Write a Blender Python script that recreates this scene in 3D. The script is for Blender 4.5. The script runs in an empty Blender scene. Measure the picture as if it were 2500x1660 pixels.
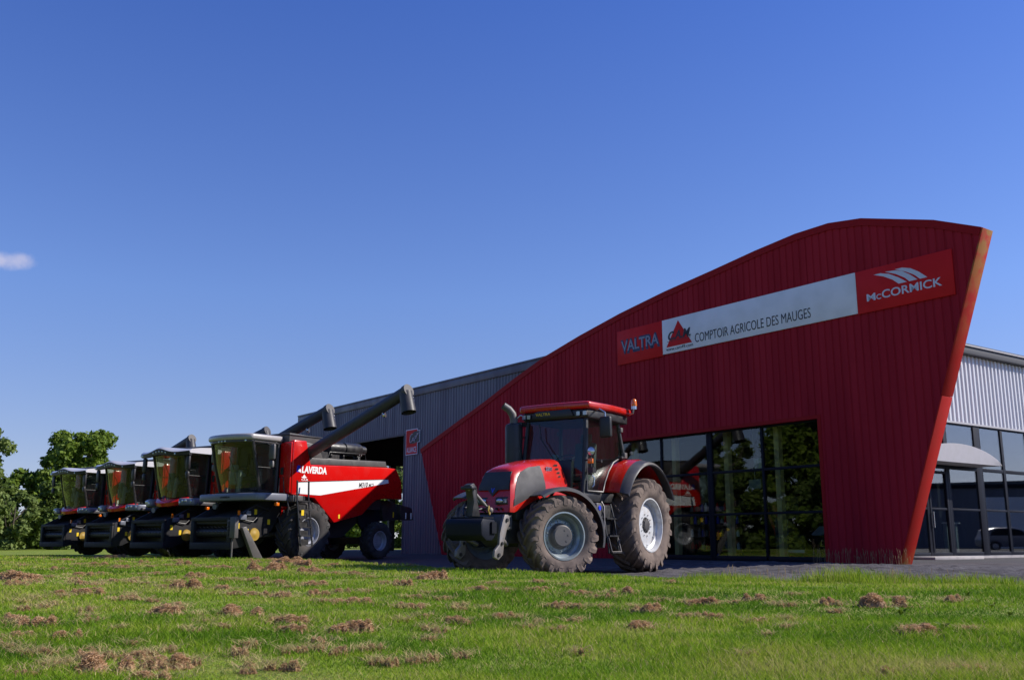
import bpy, bmesh, math, random
import numpy as np
from mathutils import Vector, Matrix, Euler
SC = bpy.context.scene
COL = SC.collection
R = math.radians
random.seed(7)
RNG = np.random.default_rng(11)

# ------------------------------------------------------------------ camera
CAM_H = 0.67
PITCH = math.atan(200.5/973.0)
cd = bpy.data.cameras.new('camera'); cam = bpy.data.objects.new('camera', cd); COL.objects.link(cam)
cd.sensor_width = 36; cd.lens = 36*973/1024; cd.clip_start = 0.05; cd.clip_end = 5000
cam.location = (0, 0, CAM_H); cam.rotation_euler = (math.pi/2 + PITCH, 0, 0)
SC.camera = cam

# ------------------------------------------------------------------ sky and sun
SUN_AZ, SUN_EL = R(1.5), R(37.5)          # azimuth from +X towards +Y
w = bpy.data.worlds.new('World'); SC.world = w; w.use_nodes = True
wn = w.node_tree; wn.nodes.clear()
out = wn.nodes.new('ShaderNodeOutputWorld'); bg = wn.nodes.new('ShaderNodeBackground')
sky = wn.nodes.new('ShaderNodeTexSky'); sky.sky_type = 'NISHITA'; sky.sun_disc = False
sky.sun_elevation = SUN_EL; sky.sun_rotation = R(90) - SUN_AZ
sky.altitude = 60; sky.air_density = 1.0; sky.dust_density = 0.2; sky.ozone_density = 3.0
hsv = wn.nodes.new('ShaderNodeHueSaturation'); hsv.inputs['Hue'].default_value = 0.505; hsv.inputs['Saturation'].default_value = 1.04
wn.links.new(sky.outputs[0], hsv.inputs['Color'])
tcs = wn.nodes.new('ShaderNodeTexCoord'); mps = wn.nodes.new('ShaderNodeMapping')
mps.inputs['Scale'].default_value = (1, 1, 0.95); mps.inputs['Location'].default_value = (0, 0, 0.055)   # clear air: no yellow band at the horizon
wn.links.new(tcs.outputs['Generated'], mps.inputs['Vector']); wn.links.new(mps.outputs[0], sky.inputs['Vector'])
# one small fair-weather cloud low in the left of the sky, fixed in world direction
tc = wn.nodes.new('ShaderNodeTexCoord')
mp = wn.nodes.new('ShaderNodeMapping'); mp.vector_type = 'POINT'
mp.inputs['Location'].default_value = (0, 0, 0)
wn.links.new(tc.outputs['Generated'], mp.inputs['Vector'])
CLD = Vector((-0.4590, 0.8436, 0.2480)).normalized()
sub = wn.nodes.new('ShaderNodeVectorMath'); sub.operation = 'SUBTRACT'; sub.inputs[1].default_value = CLD
wn.links.new(tc.outputs['Generated'], sub.inputs[0])
scl = wn.nodes.new('ShaderNodeVectorMath'); scl.operation = 'MULTIPLY'; scl.inputs[1].default_value = (1, 1, 2.3)
wn.links.new(sub.outputs[0], scl.inputs[0])
ln = wn.nodes.new('ShaderNodeVectorMath'); ln.operation = 'LENGTH'; wn.links.new(scl.outputs[0], ln.inputs[0])
cn = wn.nodes.new('ShaderNodeTexNoise'); cn.inputs['Scale'].default_value = 60; cn.inputs['Detail'].default_value = 5
wn.links.new(tc.outputs['Generated'], cn.inputs['Vector'])
ma = wn.nodes.new('ShaderNodeMath'); ma.operation = 'MULTIPLY_ADD'; ma.inputs[1].default_value = 0.045
wn.links.new(cn.outputs[0], ma.inputs[0]); wn.links.new(ln.outputs['Value'], ma.inputs[2])
cr = wn.nodes.new('ShaderNodeMapRange'); cr.interpolation_type = 'SMOOTHSTEP'
cr.inputs['From Min'].default_value = 0.050; cr.inputs['From Max'].default_value = 0.024
cr.inputs['To Min'].default_value = 0; cr.inputs['To Max'].default_value = 0.55
wn.links.new(ma.outputs[0], cr.inputs['Value'])
mx = wn.nodes.new('ShaderNodeMixRGB'); wn.links.new(cr.outputs[0], mx.inputs[0])
mx.inputs[2].default_value = (5.6, 5.2, 6.0, 1)
tint = wn.nodes.new('ShaderNodeMixRGB'); tint.blend_type = 'MULTIPLY'; tint.inputs[0].default_value = 1.0
tint.inputs[2].default_value = (1.03, 1.08, 1.23, 1)
sz = wn.nodes.new('ShaderNodeSeparateXYZ'); wn.links.new(tc.outputs['Generated'], sz.inputs[0])
gr_ = wn.nodes.new('ShaderNodeValToRGB'); ge = gr_.color_ramp.elements                     # deeper blue overhead, paler low down
ge[0].position = 0.03; ge[0].color = (0.95, 0.73, 0.66, 1); ge[1].position = 0.55; ge[1].color = (0.50, 0.67, 1.05, 1)
gm = gr_.color_ramp.elements.new(0.24); gm.color = (0.86, 0.87, 0.98, 1)
wn.links.new(sz.outputs['Z'], gr_.inputs[0])
tm = wn.nodes.new('ShaderNodeMixRGB'); tm.blend_type = 'MULTIPLY'; tm.inputs[0].default_value = 1.0
wn.links.new(hsv.outputs[0], tm.inputs[1]); wn.links.new(gr_.outputs[0], tm.inputs[2])
wn.links.new(tm.outputs[0], tint.inputs[1]); wn.links.new(tint.outputs[0], mx.inputs[1])
wn.links.new(mx.outputs[0], bg.inputs['Color']); bg.inputs['Strength'].default_value = 0.108
wn.links.new(bg.outputs[0], out.inputs['Surface'])
sl = bpy.data.lights.new('sun', 'SUN'); so = bpy.data.objects.new('sun', sl); COL.objects.link(so)
sl.energy = 4.9; sl.angle = R(0.5); sl.color = (1.0, 0.94, 0.86)
sdir = Vector((math.cos(SUN_AZ)*math.cos(SUN_EL), math.sin(SUN_AZ)*math.cos(SUN_EL), math.sin(SUN_EL)))
so.rotation_euler = sdir.to_track_quat('Z', 'Y').to_euler(); so.location = sdir*80
SC.view_settings.view_transform = 'Standard'; SC.view_settings.look = 'None'
SC.view_settings.exposure = 0.32; SC.view_settings.gamma = 1.0
SC.view_settings.use_curve_mapping = False

# ------------------------------------------------------------------ helpers
def tag(o, label=None, cat=None, group=None, kind=None):
    if label: o['label'] = label
    if cat: o['category'] = cat
    if group: o['group'] = group
    if kind: o['kind'] = kind
    return o

def empty(name, loc=(0, 0, 0), rz=0, label=None, cat=None, group=None):
    o = bpy.data.objects.new(name, None); COL.objects.link(o)
    o.empty_display_size = 0.3; o.location = loc; o.rotation_euler = (0, 0, rz)
    return tag(o, label, cat, group)

def copy_tree(o, parent=None):
    c = o.copy(); COL.objects.link(c); c.parent = parent
    for ch in o.children: copy_tree(ch, c)
    return c

def frame(d):
    d = Vector(d).normalized()
    a = Vector((0, 0, 1)) if abs(d.z) < 0.9 else Vector((1, 0, 0))
    u = d.cross(a).normalized(); return u, d.cross(u).normalized()

class MB:
    def __init__(s): s.v = []; s.f = []; s.m = []
    def add(s, vs, fs, m=0):
        o = len(s.v); s.v += [tuple(p) for p in vs]
        s.f += [tuple(i+o for i in f) for f in fs]; s.m += [m]*len(fs); return s
    def box(s, x0, x1, y0, y1, z0, z1, m=0, M=None):
        vs = [Vector((x, y, z)) for x in (x0, x1) for y in (y0, y1) for z in (z0, z1)]
        if M is not None: vs = [M @ p for p in vs]
        return s.add(vs, [(0,1,3,2),(4,6,7,5),(0,4,5,1),(2,3,7,6),(0,2,6,4),(1,5,7,3)], m)
    def prism(s, poly, h0, h1, axis='y', m=0):
        n = len(poly)
        def P(a, b, h): return (a, h, b) if axis == 'y' else ((h, a, b) if axis == 'x' else (a, b, h))
        vs = [P(a, b, h0) for a, b in poly] + [P(a, b, h1) for a, b in poly]
        fs = [tuple(range(n)), tuple(range(2*n-1, n-1, -1))] + [(i, (i+1) % n, n+(i+1) % n, n+i) for i in range(n)]
        return s.add(vs, fs, m)
    def cyl(s, p0, p1, r0, r1=None, n=14, caps=True, m=0):
        return s.loft([[Vector(p)+x for x in ring(Vector(p1)-Vector(p0), r, n)] for p, r in ((p0, r0), (p1, r0 if r1 is None else r1))], True, caps, m)
    def tube(s, pts, r, n=8, m=0, caps=True):
        pts = [Vector(p) for p in pts]; rs = r if isinstance(r, (list, tuple)) else [r]*len(pts)
        secs = []; u = None
        for i, p in enumerate(pts):
            d = (pts[min(i+1, len(pts)-1)] - pts[max(i-1, 0)]).normalized()
            if u is None: u, _ = frame(d)
            u = (u - d*u.dot(d)).normalized(); v = d.cross(u)
            secs.append([p + (u*math.cos(2*math.pi*k/n) + v*math.sin(2*math.pi*k/n))*rs[i] for k in range(n)])
        return s.loft(secs, True, caps, m)
    def lathe(s, prof, origin=(0, 0, 0), axis=(0, 1, 0), n=32, m=0, close=False):
        u, v = frame(axis); ax = Vector(axis).normalized(); o = Vector(origin)
        secs = [[o + ax*t + (u*math.cos(2*math.pi*k/n) + v*math.sin(2*math.pi*k/n))*max(r, 1e-4) for k in range(n)] for r, t in prof]
        if close: secs.append(secs[0])
        return s.loft(secs, True, False, m)
    def loft(s, secs, closed=True, caps=True, m=0):
        n = len(secs[0]); vs = [p for sec in secs for p in sec]; fs = []
        for i in range(len(secs)-1):
            for k in range(n if closed else n-1):
                fs.append((i*n+k, i*n+(k+1) % n, (i+1)*n+(k+1) % n, (i+1)*n+k))
        if caps and closed: fs += [tuple(range(n-1, -1, -1)), tuple(range((len(secs)-1)*n, len(secs)*n))]
        return s.add(vs, fs, m)
    def quad(s, a, b, c, d, m=0): return s.add([a, b, c, d], [(0, 1, 2, 3)], m)
    def ball(s, c, r, n=10, sq=(1, 1, 1), m=0):
        secs = []
        for i in range(n//2+1):
            t = math.pi*i/(n//2)
            secs.append([Vector(c)+Vector((sq[0]*r*math.sin(t)*math.cos(2*math.pi*k/n), sq[1]*r*math.sin(t)*math.sin(2*math.pi*k/n), sq[2]*r*math.cos(t))) for k in range(n)])
        return s.loft(secs, True, False, m)
    def build(s, name, mats, parent=None, bevel=0, seg=2, ang=35, loc=None, weld=False):
        me = bpy.data.meshes.new(name); me.from_pydata(s.v, [], s.f)
        if not isinstance(mats, (list, tuple)): mats = [mats]
        for mt in mats: me.materials.append(mt)
        me.polygons.foreach_set('material_index', s.m)
        bm = bmesh.new(); bm.from_mesh(me)
        if weld: bmesh.ops.remove_doubles(bm, verts=bm.verts, dist=1e-4)
        bmesh.ops.recalc_face_normals(bm, faces=bm.faces)
        if bevel:
            es = [e for e in bm.edges if len(e.link_faces) == 2 and e.calc_face_angle(0) > R(ang)]
            bmesh.ops.bevel(bm, geom=es, offset=bevel, segments=seg, profile=0.5, affect='EDGES', clamp_overlap=True)
        for f in bm.faces: f.smooth = True
        for e in bm.edges:
            if len(e.link_faces) == 2 and e.calc_face_angle(0) > R(ang): e.smooth = False
        bm.to_mesh(me); bm.free()
        o = bpy.data.objects.new(name, me); COL.objects.link(o)
        if parent: o.parent = parent
        if loc: o.location = loc
        return o

def ring(d, r, n):
    u, v = frame(d)
    return [(u*math.cos(2*math.pi*k/n) + v*math.sin(2*math.pi*k/n))*r for k in range(n)]

def text(s, name, mat, parent, origin, xd, yd, h, width=None, ext=0.003, shear=0, off=0, track=1.0, add_to=None, m=0):
    """flat raised letters: origin is the lower left corner, xd/yd the reading and up directions, h cap height"""
    cu = bpy.data.curves.new('lettering', 'FONT'); cu.body = s; cu.size = 1; cu.extrude = 0.001
    cu.shear = shear; cu.offset = off; cu.space_character = track; cu.resolution_u = 4
    ob = bpy.data.objects.new('lettering', cu); COL.objects.link(ob)
    dg = bpy.context.evaluated_depsgraph_get()
    me = bpy.data.meshes.new_from_object(ob.evaluated_get(dg)); bpy.data.objects.remove(ob)
    vs = np.array([v.co[:] for v in me.vertices]); fs = [tuple(p.vertices) for p in me.polygons]
    x0 = vs[:, 0].min(); sx = h/0.69; W = (vs[:, 0].max()-x0)*sx
    fx = sx if width is None else sx*width/W
    xd = Vector(xd).normalized(); yd = Vector(yd).normalized(); zd = xd.cross(yd); o = Vector(origin)
    pts = [o + xd*((p[0]-x0)*fx) + yd*(p[1]*sx) + zd*(p[2]*ext/0.001) for p in vs]
    bpy.data.meshes.remove(me)
    if add_to is not None: add_to.add(pts, fs, m); return None
    return MB().add(pts, fs).build(name, mat, parent, ang=30)

# ------------------------------------------------------------------ materials
def mat(name, col, rough=0.5, metal=0.0, col2=None, scale=6.0, amt=0.5, bump=0.0, bscale=40.0, coat=0.0, spec=0.5, stretch=None, detail=6, lo=0.4, hi=0.65):
    m = bpy.data.materials.new(name); m.use_nodes = True; nt = m.node_tree; b = nt.nodes['Principled BSDF']
    b.inputs['Base Color'].default_value = (*col, 1); b.inputs['Roughness'].default_value = rough
    b.inputs['Metallic'].default_value = metal; b.inputs['Coat Weight'].default_value = coat
    b.inputs['Coat Roughness'].default_value = 0.06; b.inputs['Specular IOR Level'].default_value = spec
    if col2 or bump:
        t = nt.nodes.new('ShaderNodeTexCoord'); v = t.outputs['Object']
        if stretch:
            mp = nt.nodes.new('ShaderNodeMapping'); mp.inputs['Scale'].default_value = stretch
            nt.links.new(v, mp.inputs[0]); v = mp.outputs[0]
    if col2:
        n = nt.nodes.new('ShaderNodeTexNoise'); n.inputs['Scale'].default_value = scale; n.inputs['Detail'].default_value = detail
        nt.links.new(v, n.inputs['Vector'])
        mr = nt.nodes.new('ShaderNodeMapRange'); mr.inputs['From Min'].default_value = lo; mr.inputs['From Max'].default_value = hi
        mr.inputs['To Max'].default_value = amt; nt.links.new(n.outputs[0], mr.inputs[0])
        x = nt.nodes.new('ShaderNodeMixRGB'); x.inputs[1].default_value = (*col, 1); x.inputs[2].default_value = (*col2, 1)
        nt.links.new(mr.outputs[0], x.inputs[0]); nt.links.new(x.outputs[0], b.inputs['Base Color'])
        ad = nt.nodes.new('ShaderNodeMath'); ad.operation = 'MULTIPLY_ADD'; ad.inputs[1].default_value = 0.25; ad.inputs[2].default_value = rough-0.06
        nt.links.new(mr.outputs[0], ad.inputs[0]); nt.links.new(ad.outputs[0], b.inputs['Roughness'])
    if bump:
        n2 = nt.nodes.new('ShaderNodeTexNoise'); n2.inputs['Scale'].default_value = bscale; n2.inputs['Detail'].default_value = 5
        nt.links.new(v, n2.inputs['Vector'])
        bp = nt.nodes.new('ShaderNodeBump'); bp.inputs['Strength'].default_value = bump; bp.inputs['Distance'].default_value = 0.02
        nt.links.new(n2.outputs[0], bp.inputs['Height']); nt.links.new(bp.outputs[0], b.inputs['Normal'])
    return m

def glass(name, tint=(0.75, 0.8, 0.8), refl=1.0, ior=1.5, dust=0.0):
    m = bpy.data.materials.new(name); m.use_nodes = True; nt = m.node_tree; nt.nodes.clear()
    o = nt.nodes.new('ShaderNodeOutputMaterial'); t = nt.nodes.new('ShaderNodeBsdfTransparent'); g = nt.nodes.new('ShaderNodeBsdfGlossy')
    t.inputs[0].default_value = (*tint, 1); g.inputs['Roughness'].default_value = 0.015; g.inputs[0].default_value = (refl, refl, refl, 1)
    fr = nt.nodes.new('ShaderNodeFresnel'); ge_ = nt.nodes.new('ShaderNodeNewGeometry'); mi = nt.nodes.new('ShaderNodeMix')
    mi.inputs[2].default_value = ior; mi.inputs[3].default_value = 1/ior            # thin pane: the same reflection from either side
    nt.links.new(ge_.outputs['Backfacing'], mi.inputs[0]); nt.links.new(mi.outputs[0], fr.inputs[0])
    mx = nt.nodes.new('ShaderNodeMixShader'); nt.links.new(fr.outputs[0], mx.inputs[0])
    nt.links.new(t.outputs[0], mx.inputs[1]); nt.links.new(g.outputs[0], mx.inputs[2])
    last = mx
    if dust:
        d = nt.nodes.new('ShaderNodeBsdfDiffuse'); d.inputs[0].default_value = (0.45, 0.42, 0.38, 1)
        m2 = nt.nodes.new('ShaderNodeMixShader'); m2.inputs[0].default_value = dust
        nt.links.new(mx.outputs[0], m2.inputs[1]); nt.links.new(d.outputs[0], m2.inputs[2]); last = m2
    nt.links.new(last.outputs[0], o.inputs[0]); return m

M = {}
M['red_paint'] = mat('red_paint', (0.56, 0.004, 0.003), 0.3, col2=(0.50, 0.008, 0.006), scale=3, amt=0.3, coat=0.5, spec=.4)
M['tractor_red'] = mat('tractor_red', (0.50, 0.012, 0.005), 0.28, col2=(0.40, 0.02, 0.012), scale=4, amt=0.45, coat=0.5, spec=.4)
M['wall_red'] = mat('wall_red', (0.36, 0.014, 0.026), 0.7, col2=(0.25, 0.011, 0.020), scale=1.2, amt=0.6, stretch=(1, 1, .12), spec=.12)
M['trim_red'] = mat('trim_red', (0.30, 0.006, 0.008), 0.6, spec=.15)
M['sign_red'] = mat('sign_red', (0.62, 0.010, 0.010), 0.6, spec=.2, col2=(0.5, 0.012, 0.012), scale=1.5, amt=0.5)
M['wall_grey'] = mat('wall_grey', (0.115, 0.12, 0.155), 0.5, col2=(0.085, 0.09, 0.12), scale=1.5, amt=0.6, stretch=(1, 1, .12))
M['silver_clad'] = mat('silver_clad', (0.66, 0.65, 0.67), 0.45, 0.1, col2=(0.56, 0.56, 0.58), scale=2, amt=0.5, stretch=(1, 1, .15))
M['eave_grey'] = mat('eave_grey', (0.12, 0.12, 0.125), 0.6, spec=.2)
M['pale_metal'] = mat('pale_metal', (0.43, 0.41, 0.42), 0.5, 0.0, col2=(0.37, 0.36, 0.36), scale=3)
M['frame_dark'] = mat('frame_dark', (0.008, 0.009, 0.014), 0.6, spec=.15)
M['frame_blue'] = mat('frame_blue', (0.010, 0.012, 0.020), 0.55, spec=.15)
M['window_glass'] = glass('window_glass', (0.74, 0.78, 0.74), 0.8, 1.6)
M['facade_glass'] = glass('facade_glass', (0.66, 0.70, 0.70), 1.0, 2.3)
M['cab_glass'] = glass('cab_glass', (0.80, 0.86, 0.82), 0.8, 1.45, 0.006)
M['tint_glass'] = glass('tint_glass', (0.58, 0.64, 0.62), 0.85, 1.45, 0.006)
M['sign_white'] = mat('sign_white', (0.80, 0.80, 0.81), 0.5, col2=(0.66, 0.67, 0.67), scale=1.3, amt=0.6)
M['white'] = mat('white', (0.82, 0.82, 0.81), 0.4, col2=(0.74, 0.73, 0.70), scale=5, amt=0.5)
M['letter_pale'] = mat('letter_pale', (0.60, 0.62, 0.68), 0.5)
M['chrome'] = mat('chrome', (0.55, 0.57, 0.6), 0.2, 0.9)
M['ink'] = mat('ink', (0.010, 0.010, 0.016), 0.5)
M['ink_blue'] = mat('ink_blue', (0.02, 0.025, 0.08), 0.5)
M['badge_blue'] = mat('badge_blue', (0.02, 0.05, 0.55), 0.3)
M['sticker_yellow'] = mat('sticker_yellow', (0.75, 0.52, 0.01), 0.5)
M['black_plastic'] = mat('black_plastic', (0.014, 0.014, 0.016), 0.45, col2=(0.03, 0.028, 0.026), scale=8, amt=0.6)
M['grey_plastic'] = mat('grey_plastic', (0.055, 0.053, 0.056), 0.5, col2=(0.08, 0.072, 0.066), scale=5, amt=0.5)
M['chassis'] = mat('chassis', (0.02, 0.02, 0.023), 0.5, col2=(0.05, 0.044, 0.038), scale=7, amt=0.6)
M['machine_grey'] = mat('machine_grey', (0.085, 0.08, 0.08), 0.45, col2=(0.11, 0.10, 0.092), scale=4, amt=0.5)
M['auger_grey'] = mat('auger_grey', (0.040, 0.039, 0.045), 0.5, col2=(0.055, 0.052, 0.055), scale=4, amt=0.5, spec=.35)
M['silver_paint'] = mat('silver_paint', (0.17, 0.18, 0.22), 0.4, 0.2, col2=(0.13, 0.14, 0.17), scale=6, amt=0.4)
M['roof_pale'] = mat('roof_pale', (0.36, 0.34, 0.33), 0.3, col2=(0.30, 0.28, 0.27), scale=5, amt=0.5, coat=0.4)
M['rim_grey'] = mat('rim_grey', (0.33, 0.34, 0.38), 0.38, 0.15, col2=(0.24, 0.24, 0.26), scale=9, amt=0.5)
M['rim_white'] = mat('rim_white', (0.56, 0.57, 0.58), 0.4, 0.1, col2=(0.36, 0.31, 0.26), scale=11, amt=0.7, lo=.48, hi=.75)
M['rim_steel'] = mat('rim_steel', (0.27, 0.32, 0.34), 0.35, 0.25, col2=(0.2, 0.2, 0.19), scale=10, amt=0.6)
M['rubber'] = mat('rubber', (0.022, 0.021, 0.022), 0.75, col2=(0.06, 0.05, 0.045), scale=5, amt=0.7, bump=0.12, bscale=60)
M['rubber_dusty'] = mat('rubber_dusty', (0.175, 0.135, 0.112), 0.9, col2=(0.085, 0.068, 0.062), scale=5, amt=0.85, bump=0.25, bscale=70, lo=.42, hi=.68, spec=.2)
M['lamp_lens'] = mat('lamp_lens', (0.6, 0.64, 0.7), 0.08, 0.6)
M['amber'] = mat('amber', (0.75, 0.16, 0.01), 0.15, coat=0.6)
M['seat_cloth'] = mat('seat_cloth', (0.03, 0.035, 0.045), 0.8)
M['console'] = mat('console', (0.30, 0.36, 0.34), 0.5)
M['bare_steel'] = mat('bare_steel', (0.20, 0.185, 0.18), 0.5, 0.3, col2=(0.16, 0.13, 0.11), scale=9, amt=0.6)
M['pulley'] = mat('pulley', (0.35, 0.22, 0.03), 0.5)
M['floor'] = mat('floor', (0.10, 0.10, 0.095), 0.4, col2=(0.07, 0.07, 0.065), scale=2)
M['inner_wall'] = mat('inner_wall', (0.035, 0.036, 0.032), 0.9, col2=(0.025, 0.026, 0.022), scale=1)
M['post_yellow'] = mat('post_yellow', (0.70, 0.58, 0.28), 0.5)
M['concrete'] = mat('concrete', (0.42, 0.39, 0.37), 0.85, col2=(0.30, 0.28, 0.27), scale=3, bump=.15)
M['orange'] = mat('orange', (0.6, 0.12, 0.02), 0.4)
M['grille_mesh'] = mat('grille_mesh', (0.05, 0.048, 0.051), 0.6, col2=(0.035, 0.034, 0.037), scale=3, amt=0.6, bump=0.1, bscale=160, spec=.3)

# ------------------------------------------------------------------ ground
EDGE = [(-90, 60), (-45, 46), (-26, 42), (-15, 36.5), (-9.5, 31.6), (-6.5, 30.6), (-4.4, 27), (-1.3, 20.4), (0.2, 18.3), (1.1, 17.7), (2.4, 16.9), (5.1, 15.9), (7.4, 14.6), (11, 13.6), (40, 12)]
_ex = np.array([p[0] for p in EDGE], float); _ey = np.array([p[1] for p in EDGE], float)
def ss(t): t = np.clip(t, 0, 1); return t*t*(3-2*t)
def edge_y(x): return np.interp(x, _ex, _ey) + 0.18*np.sin(x*2.1) + 0.1*np.sin(x*5.3+1)
def lawn_z(x, y):
    x = np.asarray(x, float); y = np.asarray(y, float)
    e = edge_y(x) - y
    crest = np.interp(x, [-60, -30, -12, 0, 1.5, 3, 9], [.02, .06, .14, .14, .09, .05, .03])
    und = 0.022*np.sin(x*0.9+y*0.35) * np.sin(y*0.8-x*0.3+1.2) + 0.010*np.sin(x*2.7+1)*np.sin(y*2.3)
    h = crest*ss(e/1.0) + (0.125-crest)*ss((e-0.6)/3.5) + und*ss(e/2)
    return h - 0.035*(1-ss(e/0.35))

def grass_ground(name):
    m = bpy.data.materials.new(name); m.use_nodes = True; nt = m.node_tree; b = nt.nodes['Principled BSDF']
    b.inputs['Roughness'].default_value = 0.9; b.inputs['Specular IOR Level'].default_value = 0.15
    g = nt.nodes.new('ShaderNodeNewGeometry')
    def noise(s, d=6):
        n = nt.nodes.new('ShaderNodeTexNoise'); n.inputs['Scale'].default_value = s; n.inputs['Detail'].default_value = d
        nt.links.new(g.outputs['Position'], n.inputs['Vector']); return n
    r = nt.nodes.new('ShaderNodeValToRGB'); r.color_ramp.elements[0].position = 0.32; r.color_ramp.elements[1].position = 0.70
    r.color_ramp.elements[0].color = (0.11, 0.175, 0.016, 1); r.color_ramp.elements[1].color = (0.22, 0.27, 0.04, 1)
    nt.links.new(noise(0.8, 8).outputs[0], r.inputs[0])
    r2 = nt.nodes.new('ShaderNodeMapRange'); r2.inputs['From Min'].default_value = .50; r2.inputs['From Max'].default_value = .72; r2.inputs['To Max'].default_value = .6
    nt.links.new(noise(2.6, 7).outputs[0], r2.inputs[0])
    x = nt.nodes.new('ShaderNodeMixRGB'); x.inputs[2].default_value = (0.30, 0.25, 0.10, 1)
    nt.links.new(r2.outputs[0], x.inputs[0]); nt.links.new(r.outputs[0], x.inputs[1]); nt.links.new(x.outputs[0], b.inputs['Base Color'])
    bp = nt.nodes.new('ShaderNodeBump'); bp.inputs['Strength'].default_value = 0.9; bp.inputs['Distance'].default_value = 0.05
    nt.links.new(noise(22, 8).outputs[0], bp.inputs['Height']); nt.links.new(bp.outputs[0], b.inputs['Normal'])
    return m
M['grass_ground'] = grass_ground('grass_ground')
M['tarmac'] = mat('tarmac', (0.062, 0.061, 0.066), 0.9, col2=(0.085, 0.08, 0.08), scale=0.7, amt=0.8, bump=0.5, bscale=45, spec=.2)
M['gravel'] = mat('gravel', (0.10, 0.093, 0.096), 0.95, col2=(0.055, 0.05, 0.052), scale=2.2, amt=0.9, bump=1.0, bscale=28, spec=.15, lo=.45, hi=.6)

g = MB().quad((-1500, -300, -.03), (1500, -300, -.03), (1500, 2500, -.03), (-1500, 2500, -.03)).build('ground', M['grass_ground'])
tag(g, kind='structure')
# raised lawn in front
def grid(name, xs, ys, zf, mt, keep=None):
    X, Y = np.meshgrid(xs, ys); Z = zf(X, Y); n, k = X.shape
    vs = np.stack([X.ravel(), Y.ravel(), Z.ravel()], 1); fs = []
    for i in range(n-1):
        for j in range(k-1):
            if keep is None or keep(X[i, j], Y[i, j]): fs.append((i*k+j, i*k+j+1, (i+1)*k+j+1, (i+1)*k+j))
    used = sorted({q for f in fs for q in f}); mp_ = {q: i for i, q in enumerate(used)}
    me = bpy.data.meshes.new(name); me.from_pydata([tuple(vs[q]) for q in used], [], [tuple(mp_[q] for q in f) for f in fs])
    me.materials.append(mt); me.polygons.foreach_set('use_smooth', [True]*len(me.polygons))
    o = bpy.data.objects.new(name, me); COL.objects.link(o); return o
xs = np.concatenate([np.arange(-60, -12, 1.0), np.arange(-12, 14, 0.2), np.arange(14, 40, 1.0)])
ys = np.concatenate([np.arange(-6, 2, 1.0), np.arange(2, 34, 0.2), np.arange(34, 54, 0.6)])
lawn = grid('lawn', xs, ys, lawn_z, M['grass_ground'], lambda x, y: y < edge_y(x)+0.5)
tag(lawn, kind='structure')
def tar_z(x, y):
    q = np.asarray(x)*.806 + np.asarray(y)*.592; return .1005*ss((q-15.0)/5.8)
def tar_in(x, y): return y > 10 and x > np.interp(y, [10, 33, 62], [-4, -12.6, -11]) and y < 64 + .25*(x+11)
t = grid('tarmac', np.concatenate([np.arange(-13, 30, 0.5), np.arange(30, 91, 5.0)]), np.concatenate([np.arange(10, 50, 0.5), np.arange(50, 90, 4.0)]), tar_z, M['tarmac'], tar_in)
tag(t, kind='structure')

def gravel_z(x, y):
    rr = np.random.default_rng(3).random(x.shape)
    fall = ss((x-2.0)/1.2)*ss((y-edge_y(x)+0.3)/0.6)*ss((21.7-x*.806-y*.592)/1.6)
    lump = 0.03*np.sin(x*3.1+y*2.2)*np.sin(y*4.1-x*1.3) + 0.05*(rr-0.45) + 0.02*np.sin(x*7.7)*np.sin(y*9.1+x)
    return tar_z(x, y) + 0.006 + fall*np.maximum(lump+0.012, 0) - 0.03*(1-ss((x-1.2)/1.0))*0
gr = grid('gravel', np.arange(1.6, 22, 0.11), np.arange(12.2, 26, 0.11), gravel_z, M['gravel'],
          lambda x, y: y > edge_y(x)-0.6 and (x*.806+y*.592 < 21.95 or x*.592-y*.806 > -13.9))
tag(gr, kind='structure')

# ------------------------------------------------------------------ showroom building
BK = 0.85
BC = Vector((11.154*BK, 28.70*BK, CAM_H*(1-BK))); BRZ = math.atan2(.806, -.592)
bld = empty('showroom_building', BC, BRZ, 'long grey corrugated showroom and drive-through shed with a dark red curved front screen', 'building'); bld.scale = (BK,)*3
TOP = [(-3.33, 9.22), (-1.96, 9.80), (.41, 10.50), (1.6, 10.66), (2.9, 10.64), (4.6, 10.47), (6.54, 10.22), (9, 9.93), (11.5, 9.55), (14, 9.07), (16.45, 8.52), (18.7, 7.84), (20.94, 7.09), (24, 6.14), (26.8, 5.26)]
tx = [p[0] for p in TOP]; tz = [p[1] for p in TOP]
def top_z(s): return float(np.interp(s, tx, tz))
def bot_z(s):
    if s < 0: return -s*9.22/3.33
    if s > 24.63: return (s-24.63)/(26.8-24.63)*5.26
    return 0.0
OP0, OP1, OPT = 2.5, 12.0, 4.46
# ribbed red cladding
ribs = []
s = -3.33
while s < 26.8:
    for ds, o in ((0, -.025), (.045, -.025), (.063, 0), (.247, 0)): ribs.append((s+ds, o))
    s += .265
ribs = [r_ for r_ in ribs if r_[0] < 26.8] + [(26.8, -.025)]
for brk in (0, OP0, OP1, 24.63): ribs.append((brk, float(np.interp(brk, [r_[0] for r_ in ribs], [r_[1] for r_ in ribs]))))
ribs = sorted(set(ribs))
b = MB()
for (s0, o0), (s1, o1) in zip(ribs[:-1], ribs[1:]):
    if s1-s0 < 1e-4: continue
    mid = (s0+s1)/2
    if OP0 < mid < OP1: b.quad((s0, o0, OPT), (s1, o1, OPT), (s1, o1, top_z(s1)), (s0, o0, top_z(s0)))
    else: b.quad((s0, o0, bot_z(s0)), (s1, o1, bot_z(s1)), (s1, o1, top_z(s1)), (s0, o0, top_z(s0)))
b.build('red_cladding', M['wall_red'], bld, ang=10, weld=True)
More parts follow.
